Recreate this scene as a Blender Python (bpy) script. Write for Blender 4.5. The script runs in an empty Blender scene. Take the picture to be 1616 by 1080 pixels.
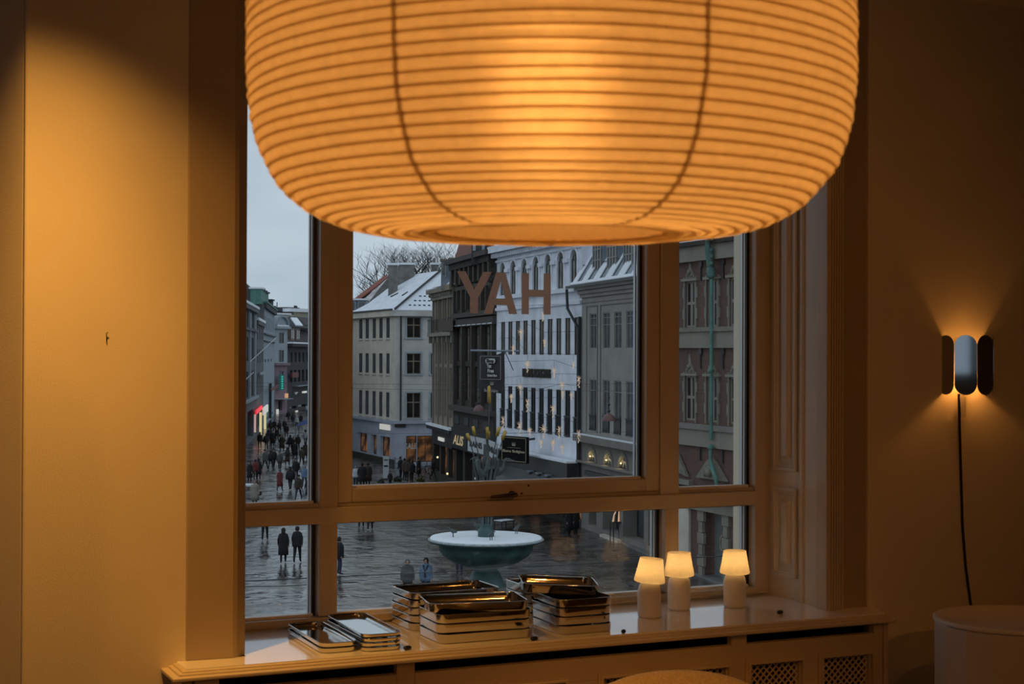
import bpy, bmesh, math, random
from mathutils import Vector, Matrix, noise
random.seed(7)
PI = math.pi
C = bpy.context.scene.collection

# ------------------------------------------------------------------ camera
F, CX, CY = 2470.0, 808.0, 540.0
YAW, PITCH, ROLL = (math.radians(a) for a in (24.55, 0.43, 0.21))
EYE = Vector((0, 0, 1.62))
FW = Vector((math.sin(YAW)*math.cos(PITCH), math.cos(YAW)*math.cos(PITCH), math.sin(PITCH)))
_r = Vector((math.cos(YAW), -math.sin(YAW), 0)); _u = _r.cross(FW)
RT = _r*math.cos(ROLL) + _u*math.sin(ROLL); UP = RT.cross(FW)
cam_data = bpy.data.cameras.new('camera'); cam = bpy.data.objects.new('camera', cam_data); C.objects.link(cam)
cam_data.sensor_width = 36; cam_data.lens = F*36/1616; cam_data.clip_end = 2000; cam_data.clip_start = 0.05
cam.matrix_world = Matrix(((RT.x, UP.x, -FW.x, EYE.x), (RT.y, UP.y, -FW.y, EYE.y), (RT.z, UP.z, -FW.z, EYE.z), (0, 0, 0, 1)))
cam_data.dof.use_dof = True; cam_data.dof.focus_distance = 15.0; cam_data.dof.aperture_fstop = 16
bpy.context.scene.camera = cam
# measuring helpers: where a sight line meets a plane of the place
def ray(px, py): return RT*((px-CX)/F) - UP*((py-CY)/F) + FW
def atY(px, py, Y): d = ray(px, py); return EYE + d*(Y/d.y)
def atZ(px, py, Z): d = ray(px, py); return EYE + d*((Z-EYE.z)/d.z)
def atD(px, py, D): return EYE + ray(px, py)*D
ZG = EYE.z - 10.2          # the square below
def gnd(px, py): return atZ(px, py, ZG)

# ------------------------------------------------------------------ world: even overcast winter dusk
sc = bpy.context.scene
w = bpy.data.worlds.new('world'); sc.world = w; w.use_nodes = True
nt = w.node_tree; nt.nodes.clear()
out = nt.nodes.new('ShaderNodeOutputWorld'); bg = nt.nodes.new('ShaderNodeBackground')
tc = nt.nodes.new('ShaderNodeTexCoord'); mp = nt.nodes.new('ShaderNodeMapping'); mp.inputs['Scale'].default_value = (2.2, 2.2, 7.0)
nz = nt.nodes.new('ShaderNodeTexNoise'); nz.inputs['Scale'].default_value = 1.3; nz.inputs['Detail'].default_value = 4
cr = nt.nodes.new('ShaderNodeValToRGB')
cr.color_ramp.elements[0].position = 0.34; cr.color_ramp.elements[0].color = (0.33, 0.41, 0.48, 1)
cr.color_ramp.elements[1].position = 0.66; cr.color_ramp.elements[1].color = (0.50, 0.575, 0.635, 1)
nt.links.new(tc.outputs['Generated'], mp.inputs['Vector']); nt.links.new(mp.outputs['Vector'], nz.inputs['Vector'])
nt.links.new(nz.outputs['Fac'], cr.inputs['Fac']); nt.links.new(cr.outputs['Color'], bg.inputs['Color'])
bg.inputs['Strength'].default_value = 1.3
nt.links.new(bg.outputs['Background'], out.inputs['Surface'])

vs = sc.view_settings
vs.view_transform = 'Standard'; vs.look = 'None'; vs.exposure = 0.0; vs.gamma = 1.0; vs.use_curve_mapping = False
sc.display_settings.display_device = 'sRGB'

WARM = (1.0, 0.375, 0.07)      # tungsten seen in a daylight white balance

# ------------------------------------------------------------------ materials
MATS = {}
def mat(name, col=(0.8, 0.8, 0.8), rough=0.6, metal=0.0, var=0.0, scale=4.0, bump=0.0, bscale=60.0, col2=None, emit=None, estr=0.0, coat=0.0, spec=0.5, trans=0.0):
    if name in MATS: return MATS[name]
    m = bpy.data.materials.new(name); m.use_nodes = True; n = m.node_tree; p = n.nodes['Principled BSDF']
    p.inputs['Base Color'].default_value = (*col, 1); p.inputs['Roughness'].default_value = rough
    p.inputs['Metallic'].default_value = metal; p.inputs['Specular IOR Level'].default_value = spec
    p.inputs['Coat Weight'].default_value = coat
    if emit: p.inputs['Emission Color'].default_value = (*emit, 1); p.inputs['Emission Strength'].default_value = estr
    if var or bump or col2:
        t = n.nodes.new('ShaderNodeTexCoord')
        if var or col2:
            a = n.nodes.new('ShaderNodeTexNoise'); a.inputs['Scale'].default_value = scale; a.inputs['Detail'].default_value = 6
            n.links.new(t.outputs['Object'], a.inputs['Vector'])
            r = n.nodes.new('ShaderNodeValToRGB'); c2 = col2 or tuple(min(1, c*(1+var)) for c in col); c1 = col if col2 else tuple(c*(1-var) for c in col)
            r.color_ramp.elements[0].position = 0.33; r.color_ramp.elements[1].position = 0.67
            r.color_ramp.elements[0].color = (*c1, 1); r.color_ramp.elements[1].color = (*c2, 1)
            n.links.new(a.outputs['Fac'], r.inputs['Fac']); n.links.new(r.outputs['Color'], p.inputs['Base Color'])
        if bump:
            b = n.nodes.new('ShaderNodeBump'); b.inputs['Strength'].default_value = bump; b.inputs['Distance'].default_value = 0.01
            a2 = n.nodes.new('ShaderNodeTexNoise'); a2.inputs['Scale'].default_value = bscale; a2.inputs['Detail'].default_value = 3
            n.links.new(t.outputs['Object'], a2.inputs['Vector']); n.links.new(a2.outputs['Fac'], b.inputs['Height']); n.links.new(b.outputs['Normal'], p.inputs['Normal'])
    MATS[name] = m; return m
def glass_mat(name, tint=(0.985, 0.99, 0.99)):
    m = bpy.data.materials.new(name); m.use_nodes = True; n = m.node_tree; n.nodes.clear()
    o = n.nodes.new('ShaderNodeOutputMaterial'); mx = n.nodes.new('ShaderNodeMixShader'); f = n.nodes.new('ShaderNodeFresnel'); f.inputs['IOR'].default_value = 1.45
    t = n.nodes.new('ShaderNodeBsdfTransparent'); t.inputs['Color'].default_value = (*tint, 1)
    g = n.nodes.new('ShaderNodeBsdfGlossy'); g.inputs['Roughness'].default_value = 0.0
    n.links.new(f.outputs['Fac'], mx.inputs['Fac']); n.links.new(t.outputs['BSDF'], mx.inputs[1]); n.links.new(g.outputs['BSDF'], mx.inputs[2]); n.links.new(mx.outputs['Shader'], o.inputs['Surface'])
    MATS[name] = m; return m
def paper_mat(name, col, tcol, mix=0.6, bump=0.25, fwd=0.0):
    m = bpy.data.materials.new(name); m.use_nodes = True; n = m.node_tree; n.nodes.clear()
    o = n.nodes.new('ShaderNodeOutputMaterial'); mx = n.nodes.new('ShaderNodeMixShader'); mx.inputs['Fac'].default_value = mix
    d = n.nodes.new('ShaderNodeBsdfDiffuse'); d.inputs['Color'].default_value = (*col, 1)
    t = n.nodes.new('ShaderNodeBsdfTranslucent')
    c = n.nodes.new('ShaderNodeTexCoord'); a = n.nodes.new('ShaderNodeTexNoise'); a.inputs['Scale'].default_value = 90; a.inputs['Detail'].default_value = 5
    r = n.nodes.new('ShaderNodeValToRGB'); r.color_ramp.elements[0].color = (*(v*0.86 for v in tcol), 1); r.color_ramp.elements[1].color = (*tcol, 1)
    r.color_ramp.elements[0].position = 0.3; r.color_ramp.elements[1].position = 0.7
    b = n.nodes.new('ShaderNodeBump'); b.inputs['Strength'].default_value = bump; b.inputs['Distance'].default_value = 0.002
    n.links.new(c.outputs['Object'], a.inputs['Vector']); n.links.new(a.outputs['Fac'], r.inputs['Fac']); n.links.new(r.outputs['Color'], t.inputs['Color'])
    n.links.new(a.outputs['Fac'], b.inputs['Height']); n.links.new(b.outputs['Normal'], d.inputs['Normal'])
    n.links.new(d.outputs['BSDF'], mx.inputs[1]); n.links.new(mx.outputs['Shader'], o.inputs['Surface'])
    if fwd:      # thin paper passes part of the light nearly straight on
        rf = n.nodes.new('ShaderNodeBsdfRefraction'); rf.inputs['IOR'].default_value = 1.25; rf.inputs['Roughness'].default_value = .62; n.links.new(r.outputs['Color'], rf.inputs['Color'])
        m2 = n.nodes.new('ShaderNodeMixShader'); m2.inputs['Fac'].default_value = fwd; n.links.new(t.outputs['BSDF'], m2.inputs[1]); n.links.new(rf.outputs['BSDF'], m2.inputs[2]); n.links.new(m2.outputs['Shader'], mx.inputs[2])
    else: n.links.new(t.outputs['BSDF'], mx.inputs[2])
    MATS[name] = m; return m

# ------------------------------------------------------------------ mesh helpers
class MB:
    def __init__(s): s.v = []; s.f = []; s.mi = []; s.smooth = []
    def add(s, vs_, fs, mi=0, sm=False):
        o = len(s.v); s.v += [tuple(p) for p in vs_]; s.f += [tuple(i+o for i in f) for f in fs]; s.mi += [mi]*len(fs); s.smooth += [sm]*len(fs); return s
    def box(s, x0, x1, y0, y1, z0, z1, mi=0, M=None):
        p = [(x0,y0,z0),(x1,y0,z0),(x1,y1,z0),(x0,y1,z0),(x0,y0,z1),(x1,y0,z1),(x1,y1,z1),(x0,y1,z1)]
        if M: p = [M @ Vector(q) for q in p]
        return s.add(p, [(0,3,2,1),(4,5,6,7),(0,1,5,4),(1,2,6,5),(2,3,7,6),(3,0,4,7)], mi)
    def prism(s, poly, d, mi=0):          # poly of 3-D points, extruded by vector d
        n = len(poly); d = Vector(d); a = [Vector(p) for p in poly]; b = [p+d for p in a]
        return s.add(a+b, [tuple(range(n))[::-1], tuple(range(n, 2*n))] + [(i, (i+1) % n, n+(i+1) % n, n+i) for i in range(n)], mi)
    def tube(s, pts, rad, n=8, mi=0, caps=True, sm=True):
        pts = [Vector(p) for p in pts]; R = rad if isinstance(rad, (list, tuple)) else [rad]*len(pts)
        rings = []; prev = None
        for i, p in enumerate(pts):
            t = (pts[min(i+1, len(pts)-1)] - pts[max(i-1, 0)]).normalized()
            a = prev if prev is not None else (Vector((0,0,1)) if abs(t.z) < 0.9 else Vector((1,0,0)))
            e = (a - t*a.dot(t)).normalized(); prev = e; g = t.cross(e)
            rings.append([p + (e*math.cos(2*PI*k/n) + g*math.sin(2*PI*k/n))*R[i] for k in range(n)])
        vv = [q for r in rings for q in r]; fs = []
        for i in range(len(pts)-1):
            for k in range(n): fs.append((i*n+k, i*n+(k+1) % n, (i+1)*n+(k+1) % n, (i+1)*n+k))
        s.add(vv, fs, mi, sm)
        if caps and len(pts) > 1:
            s.add(rings[0], [tuple(range(n))[::-1]], mi); s.add(rings[-1], [tuple(range(n))], mi)
        return s
    def lathe(s, prof, n=32, mi=0, sm=True, c=(0,0,0), cap=False):
        vv = []; fs = []
        for (r, z) in prof:
            for k in range(n): a = 2*PI*k/n; vv.append((c[0]+r*math.cos(a), c[1]+r*math.sin(a), c[2]+z))
        for i in range(len(prof)-1):
            for k in range(n): fs.append((i*n+k, i*n+(k+1) % n, (i+1)*n+(k+1) % n, (i+1)*n+k))
        s.add(vv, fs, mi, sm)
        if cap:
            s.add(vv[:n], [tuple(range(n))[::-1]], mi); s.add(vv[-n:], [tuple(range(n))], mi)
        return s
    def ball(s, c, r, n=10, mi=0, sz=1.0):
        prof = [(max(1e-4, r*math.sin(PI*i/n)), -r*sz*math.cos(PI*i/n)) for i in range(n+1)]
        return s.lathe(prof, n*2, mi, True, c)
    def ring(s, a0, a1, b0, b1, t, d0, d1, plane='xz', mi=0):      # mitred rectangular frame
        def P(a, b, d): return (a, d, b) if plane == 'xz' else (d, a, b)
        o = [(a0, b0), (a1, b0), (a1, b1), (a0, b1)]; i = [(a0+t, b0+t), (a1-t, b0+t), (a1-t, b1-t), (a0+t, b1-t)]
        v = [P(*q, d0) for q in o+i]+[P(*q, d1) for q in o+i]; f = []
        for k in range(4):
            n = (k+1) % 4; f += [(k, n, 4+n, 4+k), (8+k, 12+k, 12+n, 8+n), (k, 8+k, 8+n, n), (4+k, 4+n, 12+n, 12+k)]
        return s.add(v, f, mi)
    def xf(s, M): s.v = [tuple(M @ Vector(p)) for p in s.v]; return s
    def mesh(s, name):
        me = bpy.data.meshes.new(name); me.from_pydata(s.v, [], s.f); me.update()
        for p, m, sm in zip(me.polygons, s.mi, s.smooth): p.material_index = m; p.use_smooth = sm
        bm = bmesh.new(); bm.from_mesh(me); bmesh.ops.recalc_face_normals(bm, faces=bm.faces); bm.to_mesh(me); bm.free()
        return me
    def build(s, name, m, parent=None, bevel=0.0, loc=None, seg=2):
        me = s.mesh(name); o = bpy.data.objects.new(name, me); C.objects.link(o)
        for q in (m if isinstance(m, (list, tuple)) else [m]): me.materials.append(MATS[q] if isinstance(q, str) else q)
        if parent: o.parent = parent
        if loc is not None: o.location = loc
        if bevel:
            b = o.modifiers.new('bevel', 'BEVEL'); b.width = bevel; b.segments = seg; b.limit_method = 'ANGLE'
        return o
def tag(o, label=None, cat=None, group=None, kind=None):
    if label: o['label'] = label
    if cat: o['category'] = cat
    if group: o['group'] = group
    if kind: o['kind'] = kind
    return o
def empty(name, loc=(0,0,0), rz=0.0, label=None, cat=None, group=None):
    o = bpy.data.objects.new(name, None); C.objects.link(o); o.location = loc; o.rotation_euler = (0, 0, rz); o.empty_display_size = 0.1
    return tag(o, label, cat, group)
def inst(name, mesh, parent=None, loc=(0,0,0), rz=0.0):
    o = bpy.data.objects.new(name, mesh); C.objects.link(o); o.location = loc; o.rotation_euler = (0, 0, rz)
    if parent: o.parent = parent
    return o
def copy_tree(o, parent=None):
    c = o.copy(); C.objects.link(c); c.parent = parent
    for ch in list(o.children): copy_tree(ch, c)
    return c
def rrect(x0, x1, y0, y1, r, n=5):
    pts = []
    for cx, cy, a0 in ((x1-r, y1-r, 0), (x0+r, y1-r, 90), (x0+r, y0+r, 180), (x1-r, y0+r, 270)):
        for k in range(n+1): a = math.radians(a0+90*k/n); pts.append((cx+r*math.cos(a), cy+r*math.sin(a)))
    return pts
def text_mesh(body, size, depth=0.005, bold=0.0, spacing=1.0, shear=0.0):
    cu = bpy.data.curves.new('lettering', 'FONT'); cu.body = body; cu.size = size; cu.extrude = depth; cu.align_x = 'CENTER'; cu.align_y = 'CENTER'
    cu.offset = bold; cu.space_character = spacing; cu.shear = shear; cu.resolution_u = 3
    o = bpy.data.objects.new('lettering', cu); C.objects.link(o); dg = bpy.context.evaluated_depsgraph_get()
    me = bpy.data.meshes.new_from_object(o.evaluated_get(dg)); bpy.data.objects.remove(o); bpy.data.curves.remove(cu); return me
def text(body, size, m, parent, loc, rz=0.0, depth=0.005, bold=0.0, width=None, name='lettering', mirror=False, spacing=1.0, shear=0.0):
    me = text_mesh(body, size, depth, bold, spacing, shear)
    sx = 1.0
    if width: ww = max(v.co.x for v in me.vertices) - min(v.co.x for v in me.vertices); sx = width/ww
    me.transform(Matrix.Rotation(PI/2, 4, 'X') @ Matrix.Diagonal(((-sx if mirror else sx), 1, 1, 1)))
    if mirror: me.flip_normals()
    me.materials.clear(); me.materials.append(MATS[m] if isinstance(m, str) else m); o = bpy.data.objects.new(name, me); C.objects.link(o); o.location = loc; o.rotation_euler = (0, 0, rz); o.parent = parent
    return o
# ------------------------------------------------------------------ room materials
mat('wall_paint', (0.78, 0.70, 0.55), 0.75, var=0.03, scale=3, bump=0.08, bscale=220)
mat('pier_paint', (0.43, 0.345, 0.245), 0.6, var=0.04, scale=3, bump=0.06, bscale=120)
mat('trim_paint', (0.74, 0.68, 0.58), 0.38, var=0.03, scale=5)
mat('frame_paint', (0.60, 0.52, 0.41), 0.32, var=0.04, scale=6)
mat('sill_paint', (0.90, 0.885, 0.86), 0.13, var=0.02, scale=6, coat=0.4)
mat('ceiling_paint', (0.75, 0.70, 0.60), 0.9)
mat('floor_wood', (0.085, 0.05, 0.028), 0.45, var=0.2, scale=3)
mat('skylit_white', (.86, .86, .84), .4)  # sky light on the rail ledges, put into the colour
mat('black', (0.012, 0.012, 0.013), 0.5)
mat('black_void', (0.006, 0.006, 0.007), 0.9)
mat('gasket', (0.012, 0.014, 0.017), 0.45)
mat('spacer', (0.45, 0.50, 0.55), 0.4, metal=0.6)
glass_mat('pane_glass')

# ------------------------------------------------------------------ room shell
YW = 4.30        # face of the window wall
YB = 4.95        # outside face
ZS = 0.77        # sill top
ZC = 3.02
XL, XR, YBK = -4.5, 6.5, -4.2
def struct(o): o['kind'] = 'structure'; return o
struct(MB().box(XL-.3, XR+.3, YBK-.3, YB, -0.2, 0).build('floor', 'floor_wood'))
struct(MB().box(XL-.3, XR+.3, YBK-.3, YB, ZC, ZC+0.2).build('ceiling', 'ceiling_paint'))
WX0, WX1 = 1.15, 3.165     # window opening in the wall
m = MB(); m.box(XL-.3, 0.43, YW+0.26, YB, 0, ZC); m.prism([(.43, YB, 0), (.43, YW+.26, 0), (.545, YW+.02, 0), (.545, YB, 0)], (0, 0, ZC)); m.box(0.545, 0.985, YW, YB, 0, ZC); m.box(0.985, WX0, YW+0.03, YB, 0, ZC)
struct(m.build('wall_front', 'wall_paint', bevel=0.006))
m = MB(); m.box(WX1, 3.285, YW+0.02, YB, 0, ZC); m.box(3.285, XR+.3, YW, YB, 0, ZC)
struct(m.build('wall_front_right', 'wall_paint', bevel=0.004))
struct(MB().box(WX0, WX1, YW+0.12, YB, 0, ZS-0.045).build('wall_below_window', 'wall_paint'))
struct(MB().box(WX0, WX1, YW+0.03, YB, 2.93, ZC).build('wall_above_window', 'wall_paint'))
struct(MB().box(XL-.3, XL, YBK, YW+.03, 0, ZC).build('wall_left', 'wall_paint'))
struct(MB().box(XR, XR+.3, YBK, YW, 0, ZC).build('wall_right', 'wall_paint'))
# back wall with the room's other window, which the mirrored sconce reflects
BX0, BX1, BZ0, BZ1 = -4.3, -2.5, 1.36, 2.75
m = MB(); m.box(XL-.3, BX0, YBK-.3, YBK, 0, ZC); m.box(BX1, XR+.3, YBK-.3, YBK, 0, ZC); m.box(BX0, BX1, YBK-.3, YBK, 0, BZ0); m.box(BX0, BX1, YBK-.3, YBK, BZ1, ZC)
struct(m.build('wall_back', 'wall_paint'))
w2 = struct(empty('window_2', (BX0, YBK-.15, BZ0)))
m = MB(); W2, H2 = BX1-BX0, BZ1-BZ0
for a in ((0, .07), (W2-.07, W2), (W2/2-.04, W2/2+.04)): m.box(a[0], a[1], -.04, .04, 0, H2)
m.box(0, W2, -.04, .04, 0, .07); m.box(0, W2, -.04, .04, H2-.07, H2)
m.build('window_frame', 'frame_paint', w2); MB().box(.05, W2-.05, -.004, .004, .05, H2-.05).build('pane', 'pane_glass', w2)

# left pier: plain pilaster whose right edge is a soft chamfer down to the reveal
px0, px1 = 0.972, 1.118
poly = [(px0, YW+.06, ZS), (px0, YW+.004, ZS), (px0+.012, YW-.003, ZS), (px1-.01, YW-.012, ZS), (px1+.004, YW-.006, ZS), (1.152, YW+.022, ZS), (1.152, YW+.06, ZS)]
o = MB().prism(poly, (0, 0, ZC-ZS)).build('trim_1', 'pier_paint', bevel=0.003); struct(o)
# left reveal, seen only from the side
struct(MB().box(1.118, 1.158, YW+.055, 4.70, ZS, ZC-.05).build('trim_2', 'trim_paint'))

# right reveal: panelled boxed shutter with raised fields
rx = 3.150
rv = struct(empty('trim_3', (rx, 4.35, ZS)))
m = MB(); y0, y1 = 0.0, 0.345
ZT = 2.15
m.box(0, .04, -.0, y1, 0, ZT); m.build('reveal_board', 'trim_paint', rv)
MB().box(-.012, 0, .0, .115, 0, ZT).build('edge_board', 'trim_paint', rv, bevel=.003)
MB().box(-.02, -.012, .112, .126, 0, ZT).build('bead', 'trim_paint', rv, bevel=.004)
def raised_panel(z0, z1, name='panel'):
    a0, a1 = .165, .300
    m = MB()
    for k, (d, h, w_) in enumerate(((0, .013, .010), (.010, .008, .008), (.018, .004, .007))):
        b0, b1, c0, c1 = a0+d, a1-d, z0+d, z1-d
        m.ring(b0, b1, c0, c1, w_+.0005, -h, 0, 'yz')
    o = m.build(name+'_moulding', 'trim_paint', rv, bevel=.002)
    f = .052
    # bevelled raised field
    ins = .012
    v = [(0, a0+f-ins, z0+f-ins), (0, a1-f+ins, z0+f-ins), (0, a1-f+ins, z1-f+ins), (0, a0+f-ins, z1-f+ins), (-.012, a0+f, z0+f), (-.012, a1-f, z0+f), (-.012, a1-f, z1-f), (-.012, a0+f, z1-f)]
    MB().add(v, [(4,5,6,7), (0,1,5,4), (1,2,6,5), (2,3,7,6), (3,0,4,7)]).build(name+'_field', 'trim_paint', rv)
raised_panel(.075, .385); raised_panel(.445, 2.05)
# fluted architrave and the pier beside it
ar = struct(empty('trim_4', (3.116, YW, ZS)))
MB().box(0, .069, 0, .06, 0, ZC-ZS).build('architrave_board', 'frame_paint', ar, bevel=.002)
for k in range(6):
    MB().box(.006+k*.0102, .0125+k*.0102, -.006, .0, 0, ZC-ZS).build('reed', 'frame_paint', ar, bevel=.002)
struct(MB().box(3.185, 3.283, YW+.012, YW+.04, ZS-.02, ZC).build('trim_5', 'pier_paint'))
# picture rail on the right wall
m = MB()
m.prism([(3.29, YW, 2.855), (3.29, YW-.012, 2.86), (3.29, YW-.02, 2.872), (3.29, YW-.035, 2.885), (3.29, YW-.06, 2.93), (3.29, YW-.075, 2.95), (3.29, YW-.075, 2.97), (3.29, YW, 2.97)], (XR-3.29, 0, 0))
struct(m.build('trim_6', 'wall_paint'))

# ------------------------------------------------------------------ window_1
win = struct(empty('window_1', (0, 4.68, 0)))       # local y = 0 is the room face of the frame
GY = 0.055                                           # glass plane
wl, wr = 1.155, 3.133
ztop = 2.93
def fbar(x0, x1, z0, z1, name, y0=0.0, y1=0.11, parent=win, bevel=.003): return MB().box(x0, x1, y0, y1, z0, z1).build(name, 'frame_paint', parent, bevel=bevel)
fbar(wl, 1.19, ZS, ztop, 'jamb'); fbar(3.087, wr, ZS, ztop, 'jamb'); fbar(3.133, 3.150, ZS, ztop, 'jamb_bead', y0=.008)
fbar(1.482, 1.541, .80, ztop, 'mullion'); fbar(2.720, 2.774, .80, 1.09, 'mullion'); fbar(2.701, 2.774, 1.12, ztop, 'mullion')
fbar(1.19, 3.087, 1.088, 1.138, 'transom', y0=-.006); fbar(1.19, 3.087, 1.138, 1.150, 'transom_ledge', y0=.012)
fbar(1.19, 3.087, 2.395, 2.449, 'transom', y0=-.004)
fbar(1.19, 3.087, ZS, .797, 'bottom_rail', y0=-.004); fbar(1.19, 3.133, ZS+.008, .781, 'bottom_bead', y0=-.016, y1=0, bevel=.004); fbar(1.19, 3.087, 2.88, ztop, 'top_rail')
# openable sash in the middle
sash = empty('sash', (0, 0, 0)); sash.parent = win
sx0, sx1, sz0, sz1 = 1.541, 2.701, 1.150, 2.395
for a in ((sx0, 1.592), (2.650, sx1)): fbar(a[0], a[1], sz0, sz1, 'stile', y0=.008, y1=.085, parent=sash, bevel=.004)
fbar(1.592, 2.650, sz0, 1.193, 'sash_rail', y0=.008, y1=.085, parent=sash, bevel=.004); fbar(1.592, 2.650, 2.345, sz1, 'sash_rail', y0=.008, y1=.085, parent=sash, bevel=.004)
# handle on the sash's lower rail
m = MB(); h0 = atY(812, 781, 4.66); h1 = atY(769, 781.5, 4.60)
c = Vector((h0.x, -.012, h0.z))
m.lathe([(.011, 0), (.011, .012), (.008, .018)], 16, cap=True).xf(Matrix.Translation((h0.x, .004, h0.z)) @ Matrix.Rotation(PI/2, 4, 'X'))
m.tube([(h0.x, 0, h0.z), (h0.x, -.03, h0.z), (h0.x-.012, -.036, h0.z+.001), (h0.x-.05, -.035, h0.z-.001), (h0.x-.088, -.028, h0.z-.004)], [.0075, .0075, .008, .0065, .0045], 10)
m.build('handle', mat('handle_bronze', (.10, .06, .035), .35, metal=.8), sash)
for (x_, z_) in ((823, 779.3), (834, 766.5)):
    p = atY(x_, z_, 4.688); MB().ball((p.x, .008, p.z), .004, 6).build('screw_cap', 'handle_bronze', sash)
# panes with dark gasket lines
def pane(x0, x1, z0, z1, parent=win, gy=GY):
    o = MB().box(x0-.004, x1+.004, gy, gy+.006, z0-.004, z1+.004).build('pane', 'pane_glass', parent)
    g = MB(); t = .007
    g.box(x0, x0+t, gy-.006, gy, z0, z1); g.box(x1-t*1.6, x1, gy-.012, gy, z0, z1); g.box(x0, x1, gy-.006, gy, z1-t, z1)
    g.build('gasket', 'gasket', o); MB().box(x0, x1-t*1.6, gy-.026, gy, z0, z0+.008).build('skylit_ledge', 'skylit_white', o)  # white strip under the glass paints in the sky-lit top of the rail
    s = MB(); s.box(x1-t*2.4, x1-t*1.7, gy+.008, gy+.02, z0, z1); s.box(x0, x1, gy+.008, gy+.02, z0, z0+t*.6); s.build('spacer', 'spacer', o)
    return o
for (a, b) in ((1.19, 1.482), (1.541, 2.720), (2.774, 3.087)): pane(a, b, .797, 1.088)
for (a, b) in ((1.19, 1.482), (2.774, 3.087)): pane(a, b, 1.150, 2.395)
for (a, b) in ((1.19, 1.482), (1.541, 2.701), (2.774, 3.087)): pane(a, b, 2.449, 2.88)
pane(1.592, 2.650, 1.193, 2.345, sash)
# vinyl letters stuck on the sash pane: read from the street, so mirrored from inside
LZ0, LZ1 = 1.752, 1.890
paper_mat('vinyl_letter', (.95, .90, .84), (.55, .52, .50), .33, .0)
def letter(polys, name):
    m = MB()
    for p in polys: m.add([(q[0], GY-.0012, q[1]) for q in p], [tuple(range(len(p)))])      # thin film on the glass
    return m.build(name, 'vinyl_letter', sash)
def quad(ax, az, bx, bz, wd): return [(ax, az), (ax+wd, az), (bx+wd, bz), (bx, bz)]
L = lambda x, t: (x, LZ0+t*(LZ1-LZ0))
s_ = .0265
letter([[L(1.963, 1), L(1.994, 1), L(2.0255, .56), L(2.057, 1), L(2.088, 1), L(2.040, .38), L(2.040, 0), L(2.011, 0), L(2.011, .38)]], 'letter_y')
xl, xr_, cx_a, tw, lw = 2.060, 2.181, 2.1205, .0165, .030
inn = lambda t: xl+lw+(cx_a-xl-lw)*t/.80
letter([[L(xl, 0), L(xl+lw, 0), L(cx_a, .80), L(cx_a, 1), L(cx_a-tw, 1)], [L(xr_, 0), L(cx_a+tw, 1), L(cx_a, 1), L(cx_a, .80), L(xr_-lw, 0)], [L(inn(.21), .21), L(2*cx_a-inn(.21), .21), L(2*cx_a-inn(.37), .37), L(inn(.37), .37)]], 'letter_a')
letter([[L(2.197, 0), L(2.197, 1), L(2.224, 1), L(2.224, .60), L(2.278, .60), L(2.278, 1), L(2.305, 1), L(2.305, 0), L(2.278, 0), L(2.278, .43), L(2.224, .43), L(2.224, 0)]], 'letter_h')

# ------------------------------------------------------------------ sill board and radiator cover
def sill_outline(off, xr=3.262):
    return [(.955-off, YW+.0), (.955-off, 4.185-off), (xr+off*.4, 4.185-off), (xr+.045+off*.6, YW+.0)]
ws = empty('window_sill', (0, 0, 0), 0, 'glossy white window sill board with stepped moulded front edge', 'window sill')
m = MB()
lay = [(0.0, ZS, ZS-.010), (.010, ZS-.006, ZS-.016), (.022, ZS-.012, ZS-.024), (.040, ZS-.018, ZS-.034)]
poly = [(.955, YW), (.955, 4.185), (3.262, 4.185), (3.312, YW+.012), (3.165, YW+.012), (3.165, 4.70), (1.15, 4.70), (1.15, YW)]
m.prism([(x, y, ZS-.022) for x, y in poly], (0, 0, .022)); m.build('sill_board', 'sill_paint', ws)
m = MB()
for off, z1, z0 in ((.012, ZS-.003, ZS-.010), (.024, ZS-.008, ZS-.016), (.044, ZS-.014, ZS-.025)):
    m.prism([(x, y, z0) for x, y in sill_outline(off)], (0, 0, z1-z0))
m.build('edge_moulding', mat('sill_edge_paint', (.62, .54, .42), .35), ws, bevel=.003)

rc = empty('radiator_cover', (0, 0, 0), 0, 'cream radiator cover with black slots and diamond lattice grilles under the sill', 'radiator cover')
YR = 4.17; xa, xb = .938, 3.268
mat('cover_paint', (.55, .46, .34), .5, var=.03, scale=4)
bays = [(1.041, 1.550), (1.605, 2.664), (2.720, 3.210)]
ztop_r, zs0 = ZS-.025, .700
zs0 = .710
def cp(x0, x1, z0, z1, name, y0=YR, y1=YR+.03, bevel=.002): return MB().box(x0, x1, y0, y1, z0, z1).build(name, 'cover_paint', rc, bevel=bevel)
cp(xa, xa+.03, 0, ztop_r, 'corner_stile'); cp(xa+.036, bays[0][0], 0, ztop_r, 'stile'); cp(bays[0][1], bays[1][0], 0, ztop_r, 'stile'); cp(bays[1][1], bays[2][0], 0, ztop_r, 'stile'); cp(bays[2][1], xb-.022, 0, ztop_r, 'stile'); cp(xb-.018, xb, 0, ztop_r, 'corner_stile')
MB().box(xa, xa+.02, YR+.03, YW, 0, ztop_r).build('side_panel', 'cover_paint', rc); MB().box(xb-.02, xb, YR+.03, YW, 0, ztop_r).build('side_panel', 'cover_paint', rc)
MB().box(xa+.02, xb-.02, YR+.10, YR+.11, 0.02, ztop_r).build('dark_back', 'black_void', rc)
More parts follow.
